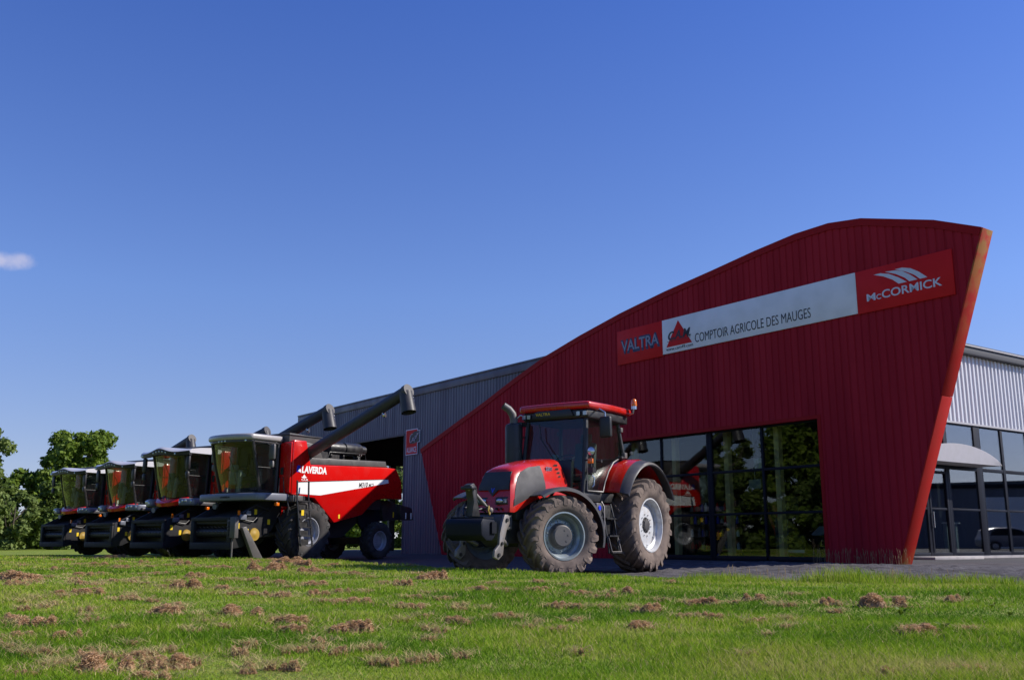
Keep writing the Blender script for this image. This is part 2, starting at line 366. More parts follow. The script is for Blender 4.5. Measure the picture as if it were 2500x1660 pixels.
# the body of the screen behind the cladding, in pieces round the opening
def outline(s0, s1, n=24):
    a = sorted({s0, s1} | {q for q in tx if s0 < q < s1} | {q for q in (0, 24.63) if s0 < q < s1})
    return [(q, bot_z(q)) for q in a] + [(q, top_z(q)-.01) for q in reversed(a)]
b = MB()
for s0, s1 in ((-3.32, OP0), (OP1, 26.79)):
    p = []
    for q in outline(s0, s1):
        if not p or (abs(p[-1][0]-q[0])+abs(p[-1][1]-q[1])) > 1e-3: p.append(q)
    b.prism([q for q in p], -.5, -.055)
p = [(OP0, OPT), (OP1, OPT)] + [(q, top_z(q)-.01) for q in sorted([OP0, OP1]+[q for q in tx if OP0 < q < OP1], reverse=True)]
b.prism(p, -.5, -.055)
b.build('screen_core', M['trim_red'], bld, ang=20)
# flashing along the curve, and the lit end fin on the leaning edge
b = MB(); a = [(q, top_z(q)) for q in tx]
def dense(pl):
    o_ = []
    for i, (s_, z_) in enumerate(pl):
        t0 = Vector((pl[max(i-1, 0)][0]-pl[min(i+1, len(pl)-1)][0], pl[max(i-1, 0)][1]-pl[min(i+1, len(pl)-1)][1])).normalized()
        nrm = Vector((t0.y, -t0.x)); nrm = nrm if nrm.y > 0 else -nrm
        o_.append((Vector((s_, z_)), nrm))
    return o_
secs = []
for p_, n_ in dense(a):
    hi = p_ + n_*.03; lo = p_ - n_*.20
    secs.append([(hi.x, .03, hi.y), (lo.x, .03, lo.y), (lo.x, .004, lo.y), ((p_+n_*.004).x, .004, (p_+n_*.004).y), ((p_+n_*.004).x, -.52, (p_+n_*.004).y), (hi.x, -.52, hi.y)])
b.loft(secs, True, True); b.build('top_flashing', M['trim_red'], bld, ang=40)
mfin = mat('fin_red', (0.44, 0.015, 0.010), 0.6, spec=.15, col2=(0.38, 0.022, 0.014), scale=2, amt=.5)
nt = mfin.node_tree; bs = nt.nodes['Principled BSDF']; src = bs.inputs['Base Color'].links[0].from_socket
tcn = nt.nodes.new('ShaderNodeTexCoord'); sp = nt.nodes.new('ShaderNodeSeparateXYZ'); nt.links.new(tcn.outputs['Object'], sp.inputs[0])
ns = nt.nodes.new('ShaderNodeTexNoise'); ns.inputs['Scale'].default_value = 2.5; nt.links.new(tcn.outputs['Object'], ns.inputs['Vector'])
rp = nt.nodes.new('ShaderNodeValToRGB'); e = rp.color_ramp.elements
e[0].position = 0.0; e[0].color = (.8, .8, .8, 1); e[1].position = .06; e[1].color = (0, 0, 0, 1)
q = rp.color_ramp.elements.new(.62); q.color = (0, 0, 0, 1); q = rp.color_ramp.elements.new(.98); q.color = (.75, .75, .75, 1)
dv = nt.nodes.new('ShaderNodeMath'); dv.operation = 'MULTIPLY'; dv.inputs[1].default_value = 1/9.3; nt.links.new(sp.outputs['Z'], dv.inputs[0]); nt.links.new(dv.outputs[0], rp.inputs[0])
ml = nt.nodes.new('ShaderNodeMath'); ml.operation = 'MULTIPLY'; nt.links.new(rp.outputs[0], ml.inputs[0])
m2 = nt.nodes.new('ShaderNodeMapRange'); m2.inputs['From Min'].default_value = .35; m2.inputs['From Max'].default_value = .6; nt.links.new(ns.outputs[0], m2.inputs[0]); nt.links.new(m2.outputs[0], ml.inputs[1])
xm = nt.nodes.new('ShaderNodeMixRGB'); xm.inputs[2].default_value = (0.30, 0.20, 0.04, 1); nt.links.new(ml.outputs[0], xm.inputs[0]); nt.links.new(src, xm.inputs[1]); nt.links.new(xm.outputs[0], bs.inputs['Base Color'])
ev = Vector((-3.33, 9.22)).normalized(); en = Vector((-ev.y, ev.x)); en = en if en.x < 0 else -en
b = MB()
for z0, z1 in ((0.0, 4.70), (4.712, 9.24)):
    L0, L1 = z0/ev.y, z1/ev.y
    pa, pb = ev*L0 + en*.004, ev*L1 + en*.004; qa, qb = ev*L0 + en*.05, ev*L1 + en*.05
    b.add([(p_.x, o_, p_.y) for p_ in (pa, pb, qb, qa) for o_ in (-.53, .02)], [(0, 1, 3, 2), (2, 3, 5, 4), (4, 5, 7, 6), (6, 7, 1, 0), (0, 2, 4, 6), (1, 7, 5, 3)])
b.build('end_fin', mfin, bld, bevel=.008)
b = MB(); b.box(OP0-.13, OP0-.004, .004, .016, 0.02, OPT+.12); b.box(OP0-.004, OP1, .004, .016, OPT, OPT+.12); b.build('opening_trim', M['trim_red'], bld)

# red screen glazing: two double bays
GO = -.22
def window(s0, s1, name='window'):
    f = MB()
    mid = (s0+s1)/2+.02
    f.box(s0, s0+.12, GO-.06, GO+.06, .02, OPT-.002); f.box(s1-.12, s1, GO-.06, GO+.06, .02, OPT-.002)
    f.box(mid-.045, mid+.045, GO-.055, GO+.055, .12, OPT-.06)
    for z0, z1 in ((.02, .17), (1.52, 1.60), (2.96, 3.05), (OPT-.06, OPT-.002)):
        f.box(s0+.12, mid-.045, GO-.05, GO+.05, z0, z1); f.box(mid+.045, s1-.12, GO-.05, GO+.05, z0, z1)
    fr = f.build(name, M['frame_dark'], bld, bevel=.006)
    p = MB()
    for a0, a1 in ((s0+.12, mid-.045), (mid+.045, s1-.12)):
        for z0, z1 in ((.17, 1.52), (1.60, 2.96), (3.05, OPT-.06)): p.box(a0, a1, GO-.012, GO+.012, z0, z1)
    p.build('pane', M['window_glass'], fr)
window(OP0+.004, 7.25); window(7.25, OP1-.004)

# grey shed: front wall with drive-through opening, back wall the same, roof, left end
GW = -.56; SE = 43.35; SR = 4.18; DEP = -24.0
SH0, SH1 = 29.5, 42.6
def ribbed(s0, s1, z0, z1, o, out=1, pitch=.25, dep=.03, axis='s', mb=None):
    mb = mb or MB(); s_ = s0; pts = []
    while s_ < s1-1e-6:
        for ds, oo in ((0, 0), (.45*pitch, 0), (.55*pitch, dep), (.9*pitch, dep)):
            if s_+ds < s1: pts.append((s_+ds, oo))
        s_ += pitch
    pts.append((s1, 0))
    for (a0, o0), (a1, o1) in zip(pts[:-1], pts[1:]):
        if axis == 's': mb.quad((a0, o+out*o0, z0), (a1, o+out*o1, z0), (a1, o+out*o1, z1), (a0, o+out*o0, z1))
        else: mb.quad((o+out*o0, a0, z0), (o+out*o1, a1, z0), (o+out*o1, a1, z1), (o+out*o0, a0, z1))
    return mb
w1 = ribbed(16.0, SH0, 0, 8.3, GW-.03); w1 = ribbed(SH0+.001, SH1, 6.3, 8.3, GW-.03, mb=w1); w1 = ribbed(SH1+.001, SE, 0, 8.3, GW-.03, mb=w1)
w1.build('grey_front_wall', M['wall_grey'], bld, ang=10)
b = MB(); b.box(16, SH0, GW-.30, GW-.05, 0, 8.28); b.box(SH0, SH1, GW-.30, GW-.05, 6.3, 8.28); b.box(SH1, SE-.02, GW-.30, GW-.05, 0, 8.28)
b.build('wall_core', M['eave_grey'], bld)
b = MB(); b.box(SH0-.07, SH0-.003, GW+.004, GW+.02, 0, 6.36); b.box(SH0, SH1, GW+.004, GW+.02, 6.26, 6.36); b.build('shed_door_trim', M['eave_grey'], bld)
b = MB(); b.box(16, SE+.05, GW-.35, GW+.06, 8.3, 8.66); b.box(16, SE+.05, GW-.35, GW+.10, 8.662, 8.74); b.build('parapet_cap', M['wall_grey'], bld, bevel=.01)
# shed left end, back wall and posts
ribbed(DEP, GW-.31, 5.75, 8.3, SE-.03, axis='o').build('end_wall', M['wall_grey'], bld, ang=10)
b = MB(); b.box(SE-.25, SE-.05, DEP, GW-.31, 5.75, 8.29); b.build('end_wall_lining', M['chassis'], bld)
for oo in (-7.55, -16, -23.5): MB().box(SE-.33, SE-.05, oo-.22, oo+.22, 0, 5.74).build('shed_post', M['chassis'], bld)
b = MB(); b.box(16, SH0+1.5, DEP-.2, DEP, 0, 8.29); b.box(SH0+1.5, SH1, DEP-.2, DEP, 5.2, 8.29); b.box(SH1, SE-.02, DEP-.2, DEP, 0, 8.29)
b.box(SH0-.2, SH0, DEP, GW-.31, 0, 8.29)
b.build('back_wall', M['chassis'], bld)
for so_, oo in ((31.0, -19), (37, -19)):
    MB().box(so_-.13, so_+.13, oo-.13, oo+.13, 0, 8.25).build('shed_post', M['chassis'], bld)
b = MB(); b.prism([(GW-.36, 8.45), (DEP-.3, 8.45), (DEP-.3, 8.6), (GW-.36, 8.6)], SR-.2, SE, 'x'); b.build('roof', M['eave_grey'], bld)
b = MB()
for so_ in np.arange(30.5, 43, 3.0): b.box(so_-.1, so_+.1, DEP, GW-.31, 7.6, 8.44)
b.build('roof_beams', M['chassis'], bld)

# showroom interior
b = MB(); b.box(SR+.3, SH0-.21, -12, GW-.31, .02, .14); b.box(OP0-1.2, OP1+1.2, GW-.31, GO-.07, .014, .13); b.box(-.0+SR, SR+.3, -22, -2.2, .02, .11); b.build('showroom_floor', M['floor'], bld)
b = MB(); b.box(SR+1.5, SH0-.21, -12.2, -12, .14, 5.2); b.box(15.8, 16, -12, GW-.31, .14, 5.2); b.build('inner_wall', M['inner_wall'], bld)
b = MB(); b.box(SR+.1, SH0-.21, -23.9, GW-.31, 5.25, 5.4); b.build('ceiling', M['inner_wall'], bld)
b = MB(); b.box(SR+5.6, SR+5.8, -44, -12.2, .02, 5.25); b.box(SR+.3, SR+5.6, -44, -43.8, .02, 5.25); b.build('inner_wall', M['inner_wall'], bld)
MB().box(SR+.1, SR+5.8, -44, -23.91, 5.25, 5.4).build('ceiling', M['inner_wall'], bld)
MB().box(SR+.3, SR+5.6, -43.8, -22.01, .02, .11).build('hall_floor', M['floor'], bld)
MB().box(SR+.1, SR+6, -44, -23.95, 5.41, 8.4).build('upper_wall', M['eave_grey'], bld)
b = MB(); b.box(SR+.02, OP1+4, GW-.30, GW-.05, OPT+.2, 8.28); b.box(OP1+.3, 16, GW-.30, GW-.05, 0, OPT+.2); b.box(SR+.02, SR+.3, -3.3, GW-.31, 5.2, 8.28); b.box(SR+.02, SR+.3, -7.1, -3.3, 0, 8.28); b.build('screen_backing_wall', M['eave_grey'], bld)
b = MB(); b.box(2.15, 2.3, -3.3, -.51, 0, 5.19); b.box(2.3, SR-.02, -3.3, -3.15, 0, 5.19); b.box(2.15, SR-.02, -3.3, -.51, 5.2, 5.4); b.build('added_dark_enclosure', M['inner_wall'], bld)  # added unseen enclosure behind the screen; keeps the view through the right bay dark
MB().box(2.3, SR+.3, -3.14, -.88, .02, .12).build('added_enclosure_floor', M['floor'], bld)  # floor of the added enclosure
for so_ in (4.72, 6.95, 9.5, 11.7):
    MB().box(so_-.10, so_+.10, -.9, -.7, .14, 5.2).build('inner_post', M['post_yellow'], bld)

# right facade: glazing below, silver cladding above (plane s = SR, looking towards -s); t runs along -o
def fx(t): return -10.15-t
FEND = 34.0; T0 = -3.1
ribbed(-44, fx(T0), 5.32, 8.12, SR, out=-1, pitch=.30, dep=.055, axis='o').build('silver_cladding', M['silver_clad'], bld, ang=10)
MB().box(SR+.01, SR+.25, -44, fx(T0), 5.3, 8.3).build('cladding_core', M['eave_grey'], bld)
b = MB(); b.box(SR-.30, SR+.25, -44, fx(T0)+.1, 8.14, 8.44); b.build('eave', M['eave_grey'], bld, bevel=.015)
b = MB()
for k in range(12): b.box(SR-.36, SR+.25, fx(-3.1+3.0*k+2.99), fx(-3.1+3.0*k), 8.444, 8.50)
b.build('eave_capping', M['pale_metal'], bld)
MB().box(SR-.075, SR-.004, -44, fx(T0), 5.24, 5.32).build('flashing', M['pale_metal'], bld)
def fwin(t0, t1, thick, name='window', door=False):
    f = MB(); a0, a1 = SR-.03, SR+.07
    f.box(a0, a1, fx(t1), fx(t1-thick), .12, 5.235); f.box(a0, a1, fx(t0+.06), fx(t0), .12, 5.235)
    zs = [(.12, .24), (1.82, 1.90), (3.40, 3.54), (5.17, 5.235)]
    for z0, z1 in zs: f.box(a0+.005, a1-.005, fx(t1-thick), fx(t0+.06), z0, z1)
    if door: f.box(a0-.02, a1-.02, fx(t0+.16), fx(t0+.062), .245, 3.3); f.box(a0-.02, a1-.02, fx(t1-thick-.004), fx(t1-thick-.11), .245, 3.3); f.box(a0-.02, a1-.02, fx(t1-thick-.112), fx(t0+.162), 3.2, 3.3)
    o_ = f.build(name, M['frame_blue'], bld, bevel=.006)
    p = MB()
    for (z0, z1) in ((.24, 1.82), (1.90, 3.40), (3.54, 5.17)): p.box(SR+.01, SR+.03, fx(t1-thick), fx(t0+.06), z0, z1)
    p.build('pane', M['facade_glass'], o_)
    if door:
        h = MB(); h.tube([(SR-.12, fx(t0+.13), 1.15), (SR-.12, fx(t0+.13), 1.75)], .02); h.tube([(SR-.12, fx(t0+.13), 1.2), (SR-.03, fx(t0+.13), 1.2)], .014); h.tube([(SR-.12, fx(t0+.13), 1.7), (SR-.03, fx(t0+.13), 1.7)], .014)
        h.build('door_handle', M['chrome'], o_)
fwin(-3.1, -1.42, .12); fwin(-1.42, .17, .2, 'door', True); fwin(.17, 2.67, .42); fwin(2.67, 4.48, .12); fwin(4.48, 6.6, .12); fwin(6.6, 9.0, .42); fwin(9.0, 11.0, .12)
MB().box(SR+.0, SR+.25, -44, fx(11.0), .1, 5.3).build('side_wall', M['silver_clad'], bld)
b = MB(); b.box(SR-.004, SR+.3, -44, fx(T0), 0, .118); b.build('plinth', M['concrete'], bld)
MB().box(SR-1.1, SR-.006, fx(.2), fx(-3.1), 0, .10).build('door_step', M['concrete'], bld, bevel=.01)
# arched canopy over the door
b = MB(); n = 20; secs = []
for k in range(n+1):
    t_ = -3.9+6.2*k/n; u = (t_+.8)/3.1; zc = 3.58+.68*(max(0, 1-u*u))**.75
    secs.append([(SR-.035, fx(t_), zc), (SR-1.05, fx(t_), zc-.0), (SR-1.05, fx(t_), max(zc-.05, 3.55)), (SR-1.03, fx(t_), 3.55), (SR-.035, fx(t_), 3.55)])
b.loft(secs, True, True); b.build('door_canopy', M['pale_metal'], bld, ang=50)

M['bevel_metal'] = mat('bevel_metal', (0.22, 0.24, 0.31), 0.45, .1)
# signs on the red screen
def on_wall(s_, z_, o_=.09): return Matrix.Rotation(BRZ, 4, 'Z') @ (Vector((s_, o_, z_))*BK) + BC
XD = Vector((.592, -.806, 0)); ZD = Vector((0, 0, 1)); ND = Vector((-.806, -.592, 0))
def panel(name, s0, s1, z0, z1, mt, label, grp=None):
    root = empty(name, on_wall((s0+s1)/2, z0, .0), BRZ, label, 'sign', grp); root.scale = (BK,)*3
    h = (s1-s0)/2
    MB().box(-h, h, .008, .055, 0, z1-z0).build('board', mt, root, bevel=.006)
    return root
def sign_text(root, txt, s_left, z, h, width, mt, scen, z0, **k):
    return text(txt, 'lettering', mt, root, (s_left-scen, .058, z-z0), (-1, 0, 0), (0, 0, 1), h, width, **k)
sg = panel('wall_sign', 9.165, 11.67, 7.48, 8.84, M['sign_red'], 'red sign with dark chrome letters, left of the long pale sign')
sign_text(sg, 'VALTRA', 11.46, 7.92, .50, 2.18, M['ink_blue'], 10.4175, 7.48, off=.06)
text('VALTRA', 'lettering', M['bevel_metal'], sg, (11.42-10.4175, .064, .515), (-1, 0, 0), (0, 0, 1), .40, 2.06, off=.012, ext=.004)
sg = panel('wall_sign', .735, 9.155, 7.53, 8.84, M['sign_white'], 'long pale grey sign with a red triangle and thin dark capital letters')
c0 = (.735+9.155)/2
tri = MB().prism([(8.95-c0, .24), (7.65-c0, .24), (8.32-c0, 1.18)], .058, .062); tri.build('emblem', M['sign_red'], sg)
text('C.A.M.', 'lettering', M['ink'], sg, (8.85-c0, .066, .50), (-1, 0, 0), (0, 0, 1), .30, 1.15, shear=.3, off=.03)
MB().box(7.72-c0, 8.90-c0, .064, .067, .44, .455).build('underline', M['ink'], sg)
text('www.cam49.com', 'lettering', M['ink'], sg, (8.97-c0, .06, .10), (-1, 0, 0), (0, 0, 1), .12, 1.36)
text('COMPTOIR AGRICOLE DES MAUGES', 'lettering', M['ink'], sg, (7.50-c0, .06, .20), (-1, 0, 0), (0, 0, 1), .33, 5.05, off=-.004)
sg = panel('wall_sign', -2.43, .725, 7.50, 8.84, M['sign_red'], 'red sign with pale curved stripes over pale lettering, nearest the leaning end')
c0 = (-2.43+.725)/2
for st in ([(.09,8.62),(-.14,8.62),(-.42,8.54),(-.72,8.37),(-.99,8.17),(-.72,8.17),(-.54,8.33),(-.24,8.50)], [(-.30,8.63),(-.63,8.60),(-.86,8.53),(-1.10,8.37),(-1.33,8.17),(-1.07,8.17),(-.93,8.31),(-.66,8.48)], [(-.63,8.63),(-.88,8.63),(-1.14,8.55),(-1.39,8.39),(-1.64,8.17),(-1.41,8.17),(-1.24,8.33),(-.97,8.49)]):
    b = MB(); b.prism([(q[0]-c0, q[1]-7.50) for q in st], .058, .063); b.build('emblem_stripe', M['letter_pale'], sg)
text('M', 'lettering', M['letter_pale'], sg, (.38-c0, .06, .34), (-1, 0, 0), (0, 0, 1), .22, .30, off=.015)
text('C', 'lettering', M['letter_pale'], sg, (.05-c0, .06, .34), (-1, 0, 0), (0, 0, 1), .15, .16, off=.015)
text('CORMICK', 'lettering', M['letter_pale'], sg, (-.14-c0, .06, .34), (-1, 0, 0), (0, 0, 1), .24, 1.93, off=.015)
# cooperative sign on the grey pillar
root = empty('wall_sign', on_wall(28.6, 5.15, GW), BRZ, 'small red and black sign with handwritten lettering on the grey pillar', 'sign'); root.scale = (BK,)*3
MB().prism([(-.62, 0), (.62, 0), (.62, 1.37), (-.62, 1.37), (-.62, 1.27), (-.86, 1.27), (-.86, .62), (-.62, .62)], .034, .055).build('board', M['letter_pale'], root)
MB().prism([(-.57, .05), (.57, .05), (.57, 1.32), (-.57, 1.32)], .057, .061).build('red_field', M['sign_red'], root)
MB().prism([(-.80, .68), (-.30, .58), (.18, .60), (.18, 1.05), (-.30, 1.22), (-.80, 1.22)], .063, .067).build('black_field', M['ink'], root)
scr = MB()
def scrib(pl): scr.tube([(-x_, .073, z_) for x_, z_ in pl], .019, n=5)
scrib([(.12, 1.08), (.02, 1.10), (-.10, .98), (-.16, .78), (-.12, .66), (0, .68), (.10, .78)])
scrib([(.26, .88), (.16, .88), (.12, .76), (.20, .72), (.27, .84), (.25, .74), (.34, .78)])
scrib([(.40, 1.0), (.34, .66), (.40, .96), (.50, .98), (.50, .86), (.40, .82), (.52, .92), (.62, 1.12), (.64, 1.0), (.74, 1.14)])
scr.build('script_lettering', M['letter_pale'], root)
text('ALLIANCE', 'lettering', M['letter_pale'], root, (.50, .063, .14), (-1, 0, 0), (0, 0, 1), .27, 1.0, off=.02)

# ------------------------------------------------------------------ wheels (axis along y, outer side +y)
def tyre_mb(Rr, wd, rim, lugs, lugh, m=0):
    """agricultural tyre: carcass of revolution plus chevron lugs that wrap over the shoulders"""
    b = MB(); h = wd/2; c = Rr-lugh
    b.lathe([(rim, -h*.74), (rim+.03, -h*.86), (rim+(c-rim)*.35, -h*.99), (rim+(c-rim)*.68, -h), (c-.05, -h*.93), (c-.012, -h*.78), (c, -h*.4), (c, 0), (c, h*.4), (c-.012, h*.78), (c-.05, h*.93), (rim+(c-rim)*.68, h), (rim+(c-rim)*.35, h*.99), (rim+.03, h*.86), (rim, h*.74)], n=64, m=m)
    dth = 2*math.pi/lugs; sk = .62/Rr*wd
    for sgn in (1, -1):
        for i in range(lugs):
            t0 = dth*(i + (0.5 if sgn < 0 else 0)); secs = []
            # stations from tread centre out over the shoulder and down the side wall
            for (yy, rt, rb, dt, wl) in ((-.06, Rr, c-.03, 0, .032), (.30, Rr, c-.03, .30, .034), (.66, Rr-.006, c-.04, .62, .040), (.93, Rr-.022, c-.08, .88, .050), (1.03, Rr-.075, c-.13, .98, .050), (1.005, Rr-.15, c-.165, 1.0, .030)):
                y = yy*h*sgn; t = t0 - sk*dt
                wl = wl*1.05; q = []
                for r_, s_ in ((rt, -.72), (rt, .72), (rb, 1.15), (rb, -1.15)):
                    a = t + s_*wl/Rr; q.append(Vector((r_*math.sin(a), y, r_*math.cos(a))))
                secs.append(q)
            b.loft(secs, True, True, m)
    return b
def rim_mb(rim, wd, disc_y, hub_r, wavy=0, m=0):
    b = MB(); h = wd/2*.80
    b.lathe([(rim+.012, h), (rim+.014, h+.018), (rim-.012, h+.02), (rim-.03, h-.02), (rim-.035, h-.09), (rim-.085, h-.13), (rim-.10, disc_y+.04), (rim-.10, -h+.13), (rim-.03, -h+.06), (rim+.012, -h)], n=48, m=m)
    n = 64; secs = []
    for r_, yy in ((1.0, 0), (.88, .005), (.6, .03), (.0, .03)):
        secs.append([Vector(((hub_r+(rim-.10-hub_r)*r_ if r_ > 0 else hub_r)*(1+(0.035*math.cos(8*2*math.pi*k/n) if wavy and r_ == .88 else 0))*math.sin(2*math.pi*k/n), disc_y+yy, (hub_r+(rim-.10-hub_r)*r_ if r_ > 0 else hub_r)*(1+(0.035*math.cos(8*2*math.pi*k/n) if wavy and r_ == .88 else 0))*math.cos(2*math.pi*k/n))) for k in range(n)])
    b.loft(secs, True, False, m)
    return b
def bolts(b, r, y, n, br=.016, ln=.03, m=0):
    for k in range(n):
        a = 2*math.pi*k/n; p = Vector((r*math.sin(a), y, r*math.cos(a))); b.cyl(p, p+Vector((0, ln, 0)), br, n=6, m=m)
    return b
def ring_text(b, s, r, y, h, a0, da, m=0):
    """raised side wall letters round a circle, read from outside (+y)"""
    for i, chh in enumerate(s):
        if chh == ' ': continue
        a = a0 + da*i
        rad = Vector((math.sin(a), 0, math.cos(a))); tan = Vector((-math.cos(a), 0, math.sin(a)))
        text(chh, '', None, None, rad*r + tan*(-h*.3) + Vector((0, y, 0)), tan, rad, h, ext=.002, off=.02, add_to=b, m=m)

def make_wheel(parent, loc, Rr, wd, rim, lugs, lugh, side, mt_tyre, mt_rim, disc_y, hub_r, hub_mat, rot=0, spin=0, wavy=0, words=None, hub_len=.06, style='cap'):
    """side=+1 left wheel, -1 right wheel (turned half round)"""
    we = bpy.data.objects.new('wheel', None); COL.objects.link(we); we.parent = parent; we.location = loc
    we.rotation_euler = (0, 0, rot + (0 if side > 0 else math.pi))
    tb = tyre_mb(Rr, wd, rim, lugs, lugh)
    if words: ring_text(tb, words, rim+(Rr-rim)*.42, wd/2-.002, .075, R(25), R(-8.5)); ring_text(tb, words, rim+(Rr-rim)*.42, wd/2-.002, .075, R(205), R(-8.5))
    ty = tb.build('tyre', mt_tyre, we, ang=38)
    rb = rim_mb(rim, wd, disc_y, hub_r, wavy); bolts(rb, hub_r+.06, disc_y+.028, 10, .014, .03)
    if wavy: bolts(rb, rim-.13, disc_y+.0, 8, .014, .03)
    rb.build('rim', mt_rim, we, ang=40)
    hb = MB()
    if style == 'cap':      # deep planetary hub with a flat face and three dimples
        hb.lathe([(hub_r+.03, disc_y-.02), (hub_r+.03, disc_y+.03), (hub_r, disc_y+.05), (hub_r-.01, disc_y+hub_len-.02), (hub_r-.035, disc_y+hub_len), (0, disc_y+hub_len)], n=36)
        for k in range(3):
            a = R(-90+60*k+30); p = Vector((-.55*hub_r*math.sin(a+1.5), disc_y+hub_len+.001, .55*hub_r*math.cos(a+1.5)))
            hb.cyl(p, p+Vector((0, .006, 0)), .02, n=10)
    else:
        hb.lathe([(hub_r+.02, disc_y), (hub_r, disc_y+.03), (hub_r*.75, disc_y+.035), (hub_r*.7, disc_y+hub_len), (hub_r*.35, disc_y+hub_len+.01), (0, disc_y+hub_len+.01)], n=28)
        bolts(hb, hub_r*.85, disc_y+.03, 8, .013, .03)
    hb.build('hub', hub_mat, we, ang=35)
    for o in we.children: o.rotation_euler = (0, spin, 0)
    return we

# ------------------------------------------------------------------ tractor (x forward, y left, origin under rear axle)
TYAW = R(-124)
tr = empty('tractor', (1.97, 22.0, 0), TYAW, 'large red tractor with dusty tyres, front weight block and its front wheels turned', 'tractor')
WB = 3.20; ST = R(-28)
for sd in (1, -1):
    make_wheel(tr, (0, .955*sd, 1.0), 1.0, .66, .56, 20, .055, sd, M['rubber_dusty'], M['rim_white'], .12, .17, M['grey_plastic'], spin=.2*sd, wavy=1, words='MICHELIN', style='nut', hub_len=.07)
    make_wheel(tr, (WB+.10*1-.0, .90*sd, .755), .765, .56, .435, 19, .048, sd, M['rubber_dusty'], M['rim_steel'], .02, .215, M['machine_grey'], rot=ST, spin=.1, wavy=1, words='MICHELIN MULTI', hub_len=.17)
# hood as lofted sections
HOOD = [(2.25, 1.42, 2.42, 2.29, .53, .40), (2.7, 1.46, 2.75, 2.265, .52, .40), (3.1, 1.50, 3.12, 2.215, .505, .39), (3.5, 1.42, 3.46, 2.15, .49, .38), (3.85, 1.27, 3.74, 2.085, .47, .365), (4.10, 1.185, 3.90, 2.03, .44, .35), (4.19, 1.19, 3.965, 1.985, .40, .32)]
def hsec(st):
    fb, zb, ft, zt, wb_, wt = st; H_ = zt-zb
    prof = [(wb_, zb), (wb_+.015, zb+.30*H_), (wb_+(wt-wb_)*.5+.012, zb+.62*H_), (wt+.015, zt-.15), (wt-.03, zt-.06), (wt-.11, zt-.015), (wt*.45, zt+.008), (0, zt+.012)]
    out_ = []
    for y, z in prof:
        t = (z-zb)/H_; f = fb+(ft-fb)*t**1.6 + (.05 if fb > 3.8 else 0)*math.sin(math.pi*min(max(t, 0), 1))
        out_.append((f, y, z))
    return out_ + [(f, -y, z) for f, y, z in reversed(out_[:-1])]
secs = [hsec(s_) for s_ in HOOD]
b = MB(); b.loft([[Vector(p) for p in s_] for s_ in secs], True, True); b.build('hood', M['tractor_red'], tr, ang=50)
def hood_y(f, z):
    best = []
    for s_ in secs:
        half = s_[:8]; zz = [p[2] for p in half]; best.append((float(np.interp(z, zz, [p[0] for p in half])), float(np.interp(z, zz, [p[1] for p in half]))))
    return float(np.interp(f, [q[0] for q in best], [q[1] for q in best]))
for sd in (1, -1):
    b = MB(); rows = []
    for f in np.linspace(3.13, 4.12, 16):
        zt_ = float(np.interp(f, [3.13, 3.5, 3.8, 3.95, 4.05, 4.12], [2.11, 2.06, 1.95, 1.82, 1.62, 1.42]))
        zb_ = float(np.interp(f, [3.13, 3.22, 3.35, 3.6, 3.85, 4.12], [1.62, 1.54, 1.54, 1.50, 1.40, 1.30]))
        rows.append([Vector((f, sd*(hood_y(f, z)+.010), z)) for z in np.linspace(zb_, zt_, 8)] + [Vector((f, sd*(hood_y(f, z)-.03), z)) for z in np.linspace(zt_, zb_, 8)])
    b.loft(rows, True, True); b.build('side_grille', M['grille_mesh'] if 'grille_mesh' in M else M['grey_plastic'], tr, ang=50)
    # vents, character line and model badge at the hood rear
    b = MB()
    for k in range(4):
        z = 2.13-.075*k; f0 = 2.52; y = hood_y(f0, z)+.004
        b.prism([(f0+.16-.02*k, z), (f0, z+.005), (f0, z+.04), (f0+.10-.02*k, z+.035)], sd*(y-.01), sd*(y+.004))
    b.build('hood_vent', M['black_plastic'], tr)
    yb = hood_y(2.85, 2.06)
    if sd > 0: text('S353', 'model_badge', M['chrome'], tr, (2.98, yb+.012, 2.02), (-1, 0, 0), (0, 0, 1), .075, .23, off=.03, ext=.006)
    else: text('S353', 'model_badge', M['chrome'], tr, (2.75, -yb-.012, 2.02), (1, 0, 0), (0, 0, 1), .075, .23, off=.03, ext=.006)
    # lower red hood skirt behind the front wheel
    b = MB(); b.prism([(2.28, 1.44), (3.20, 1.46), (3.22, 1.40), (3.05, 1.22), (2.30, 1.20)], sd*.40, sd*.52); b.build('hood_skirt', M['tractor_red'], tr, bevel=.025)
    # head lamps
    hl = MB(); y0, y1 = sorted((sd*.10, sd*.36))
    hl.add([(4.235, y0, 1.33), (4.195 if sd < 0 else 4.205, y1, 1.33), (4.225, y0, 1.47), (4.19, y1, 1.47), (4.1, y0, 1.33), (4.1, y1, 1.33), (4.1, y0, 1.47), (4.1, y1, 1.47)], [(0, 1, 3, 2), (4, 6, 7, 5), (0, 4, 5, 1), (2, 3, 7, 6), (0, 2, 6, 4), (1, 5, 7, 3)])
    ho = hl.build('headlight', M['black_plastic'], tr, bevel=.008)
    ln_ = MB(); ln_.ball((4.225, sd*.19, 1.40), .05, 12, (.5, 1.5, .8)); ln_.box(4.20, 4.222, *sorted((sd*.28, sd*.34)), 1.365, 1.435); ln_.build('lens', M['lamp_lens'], ho)
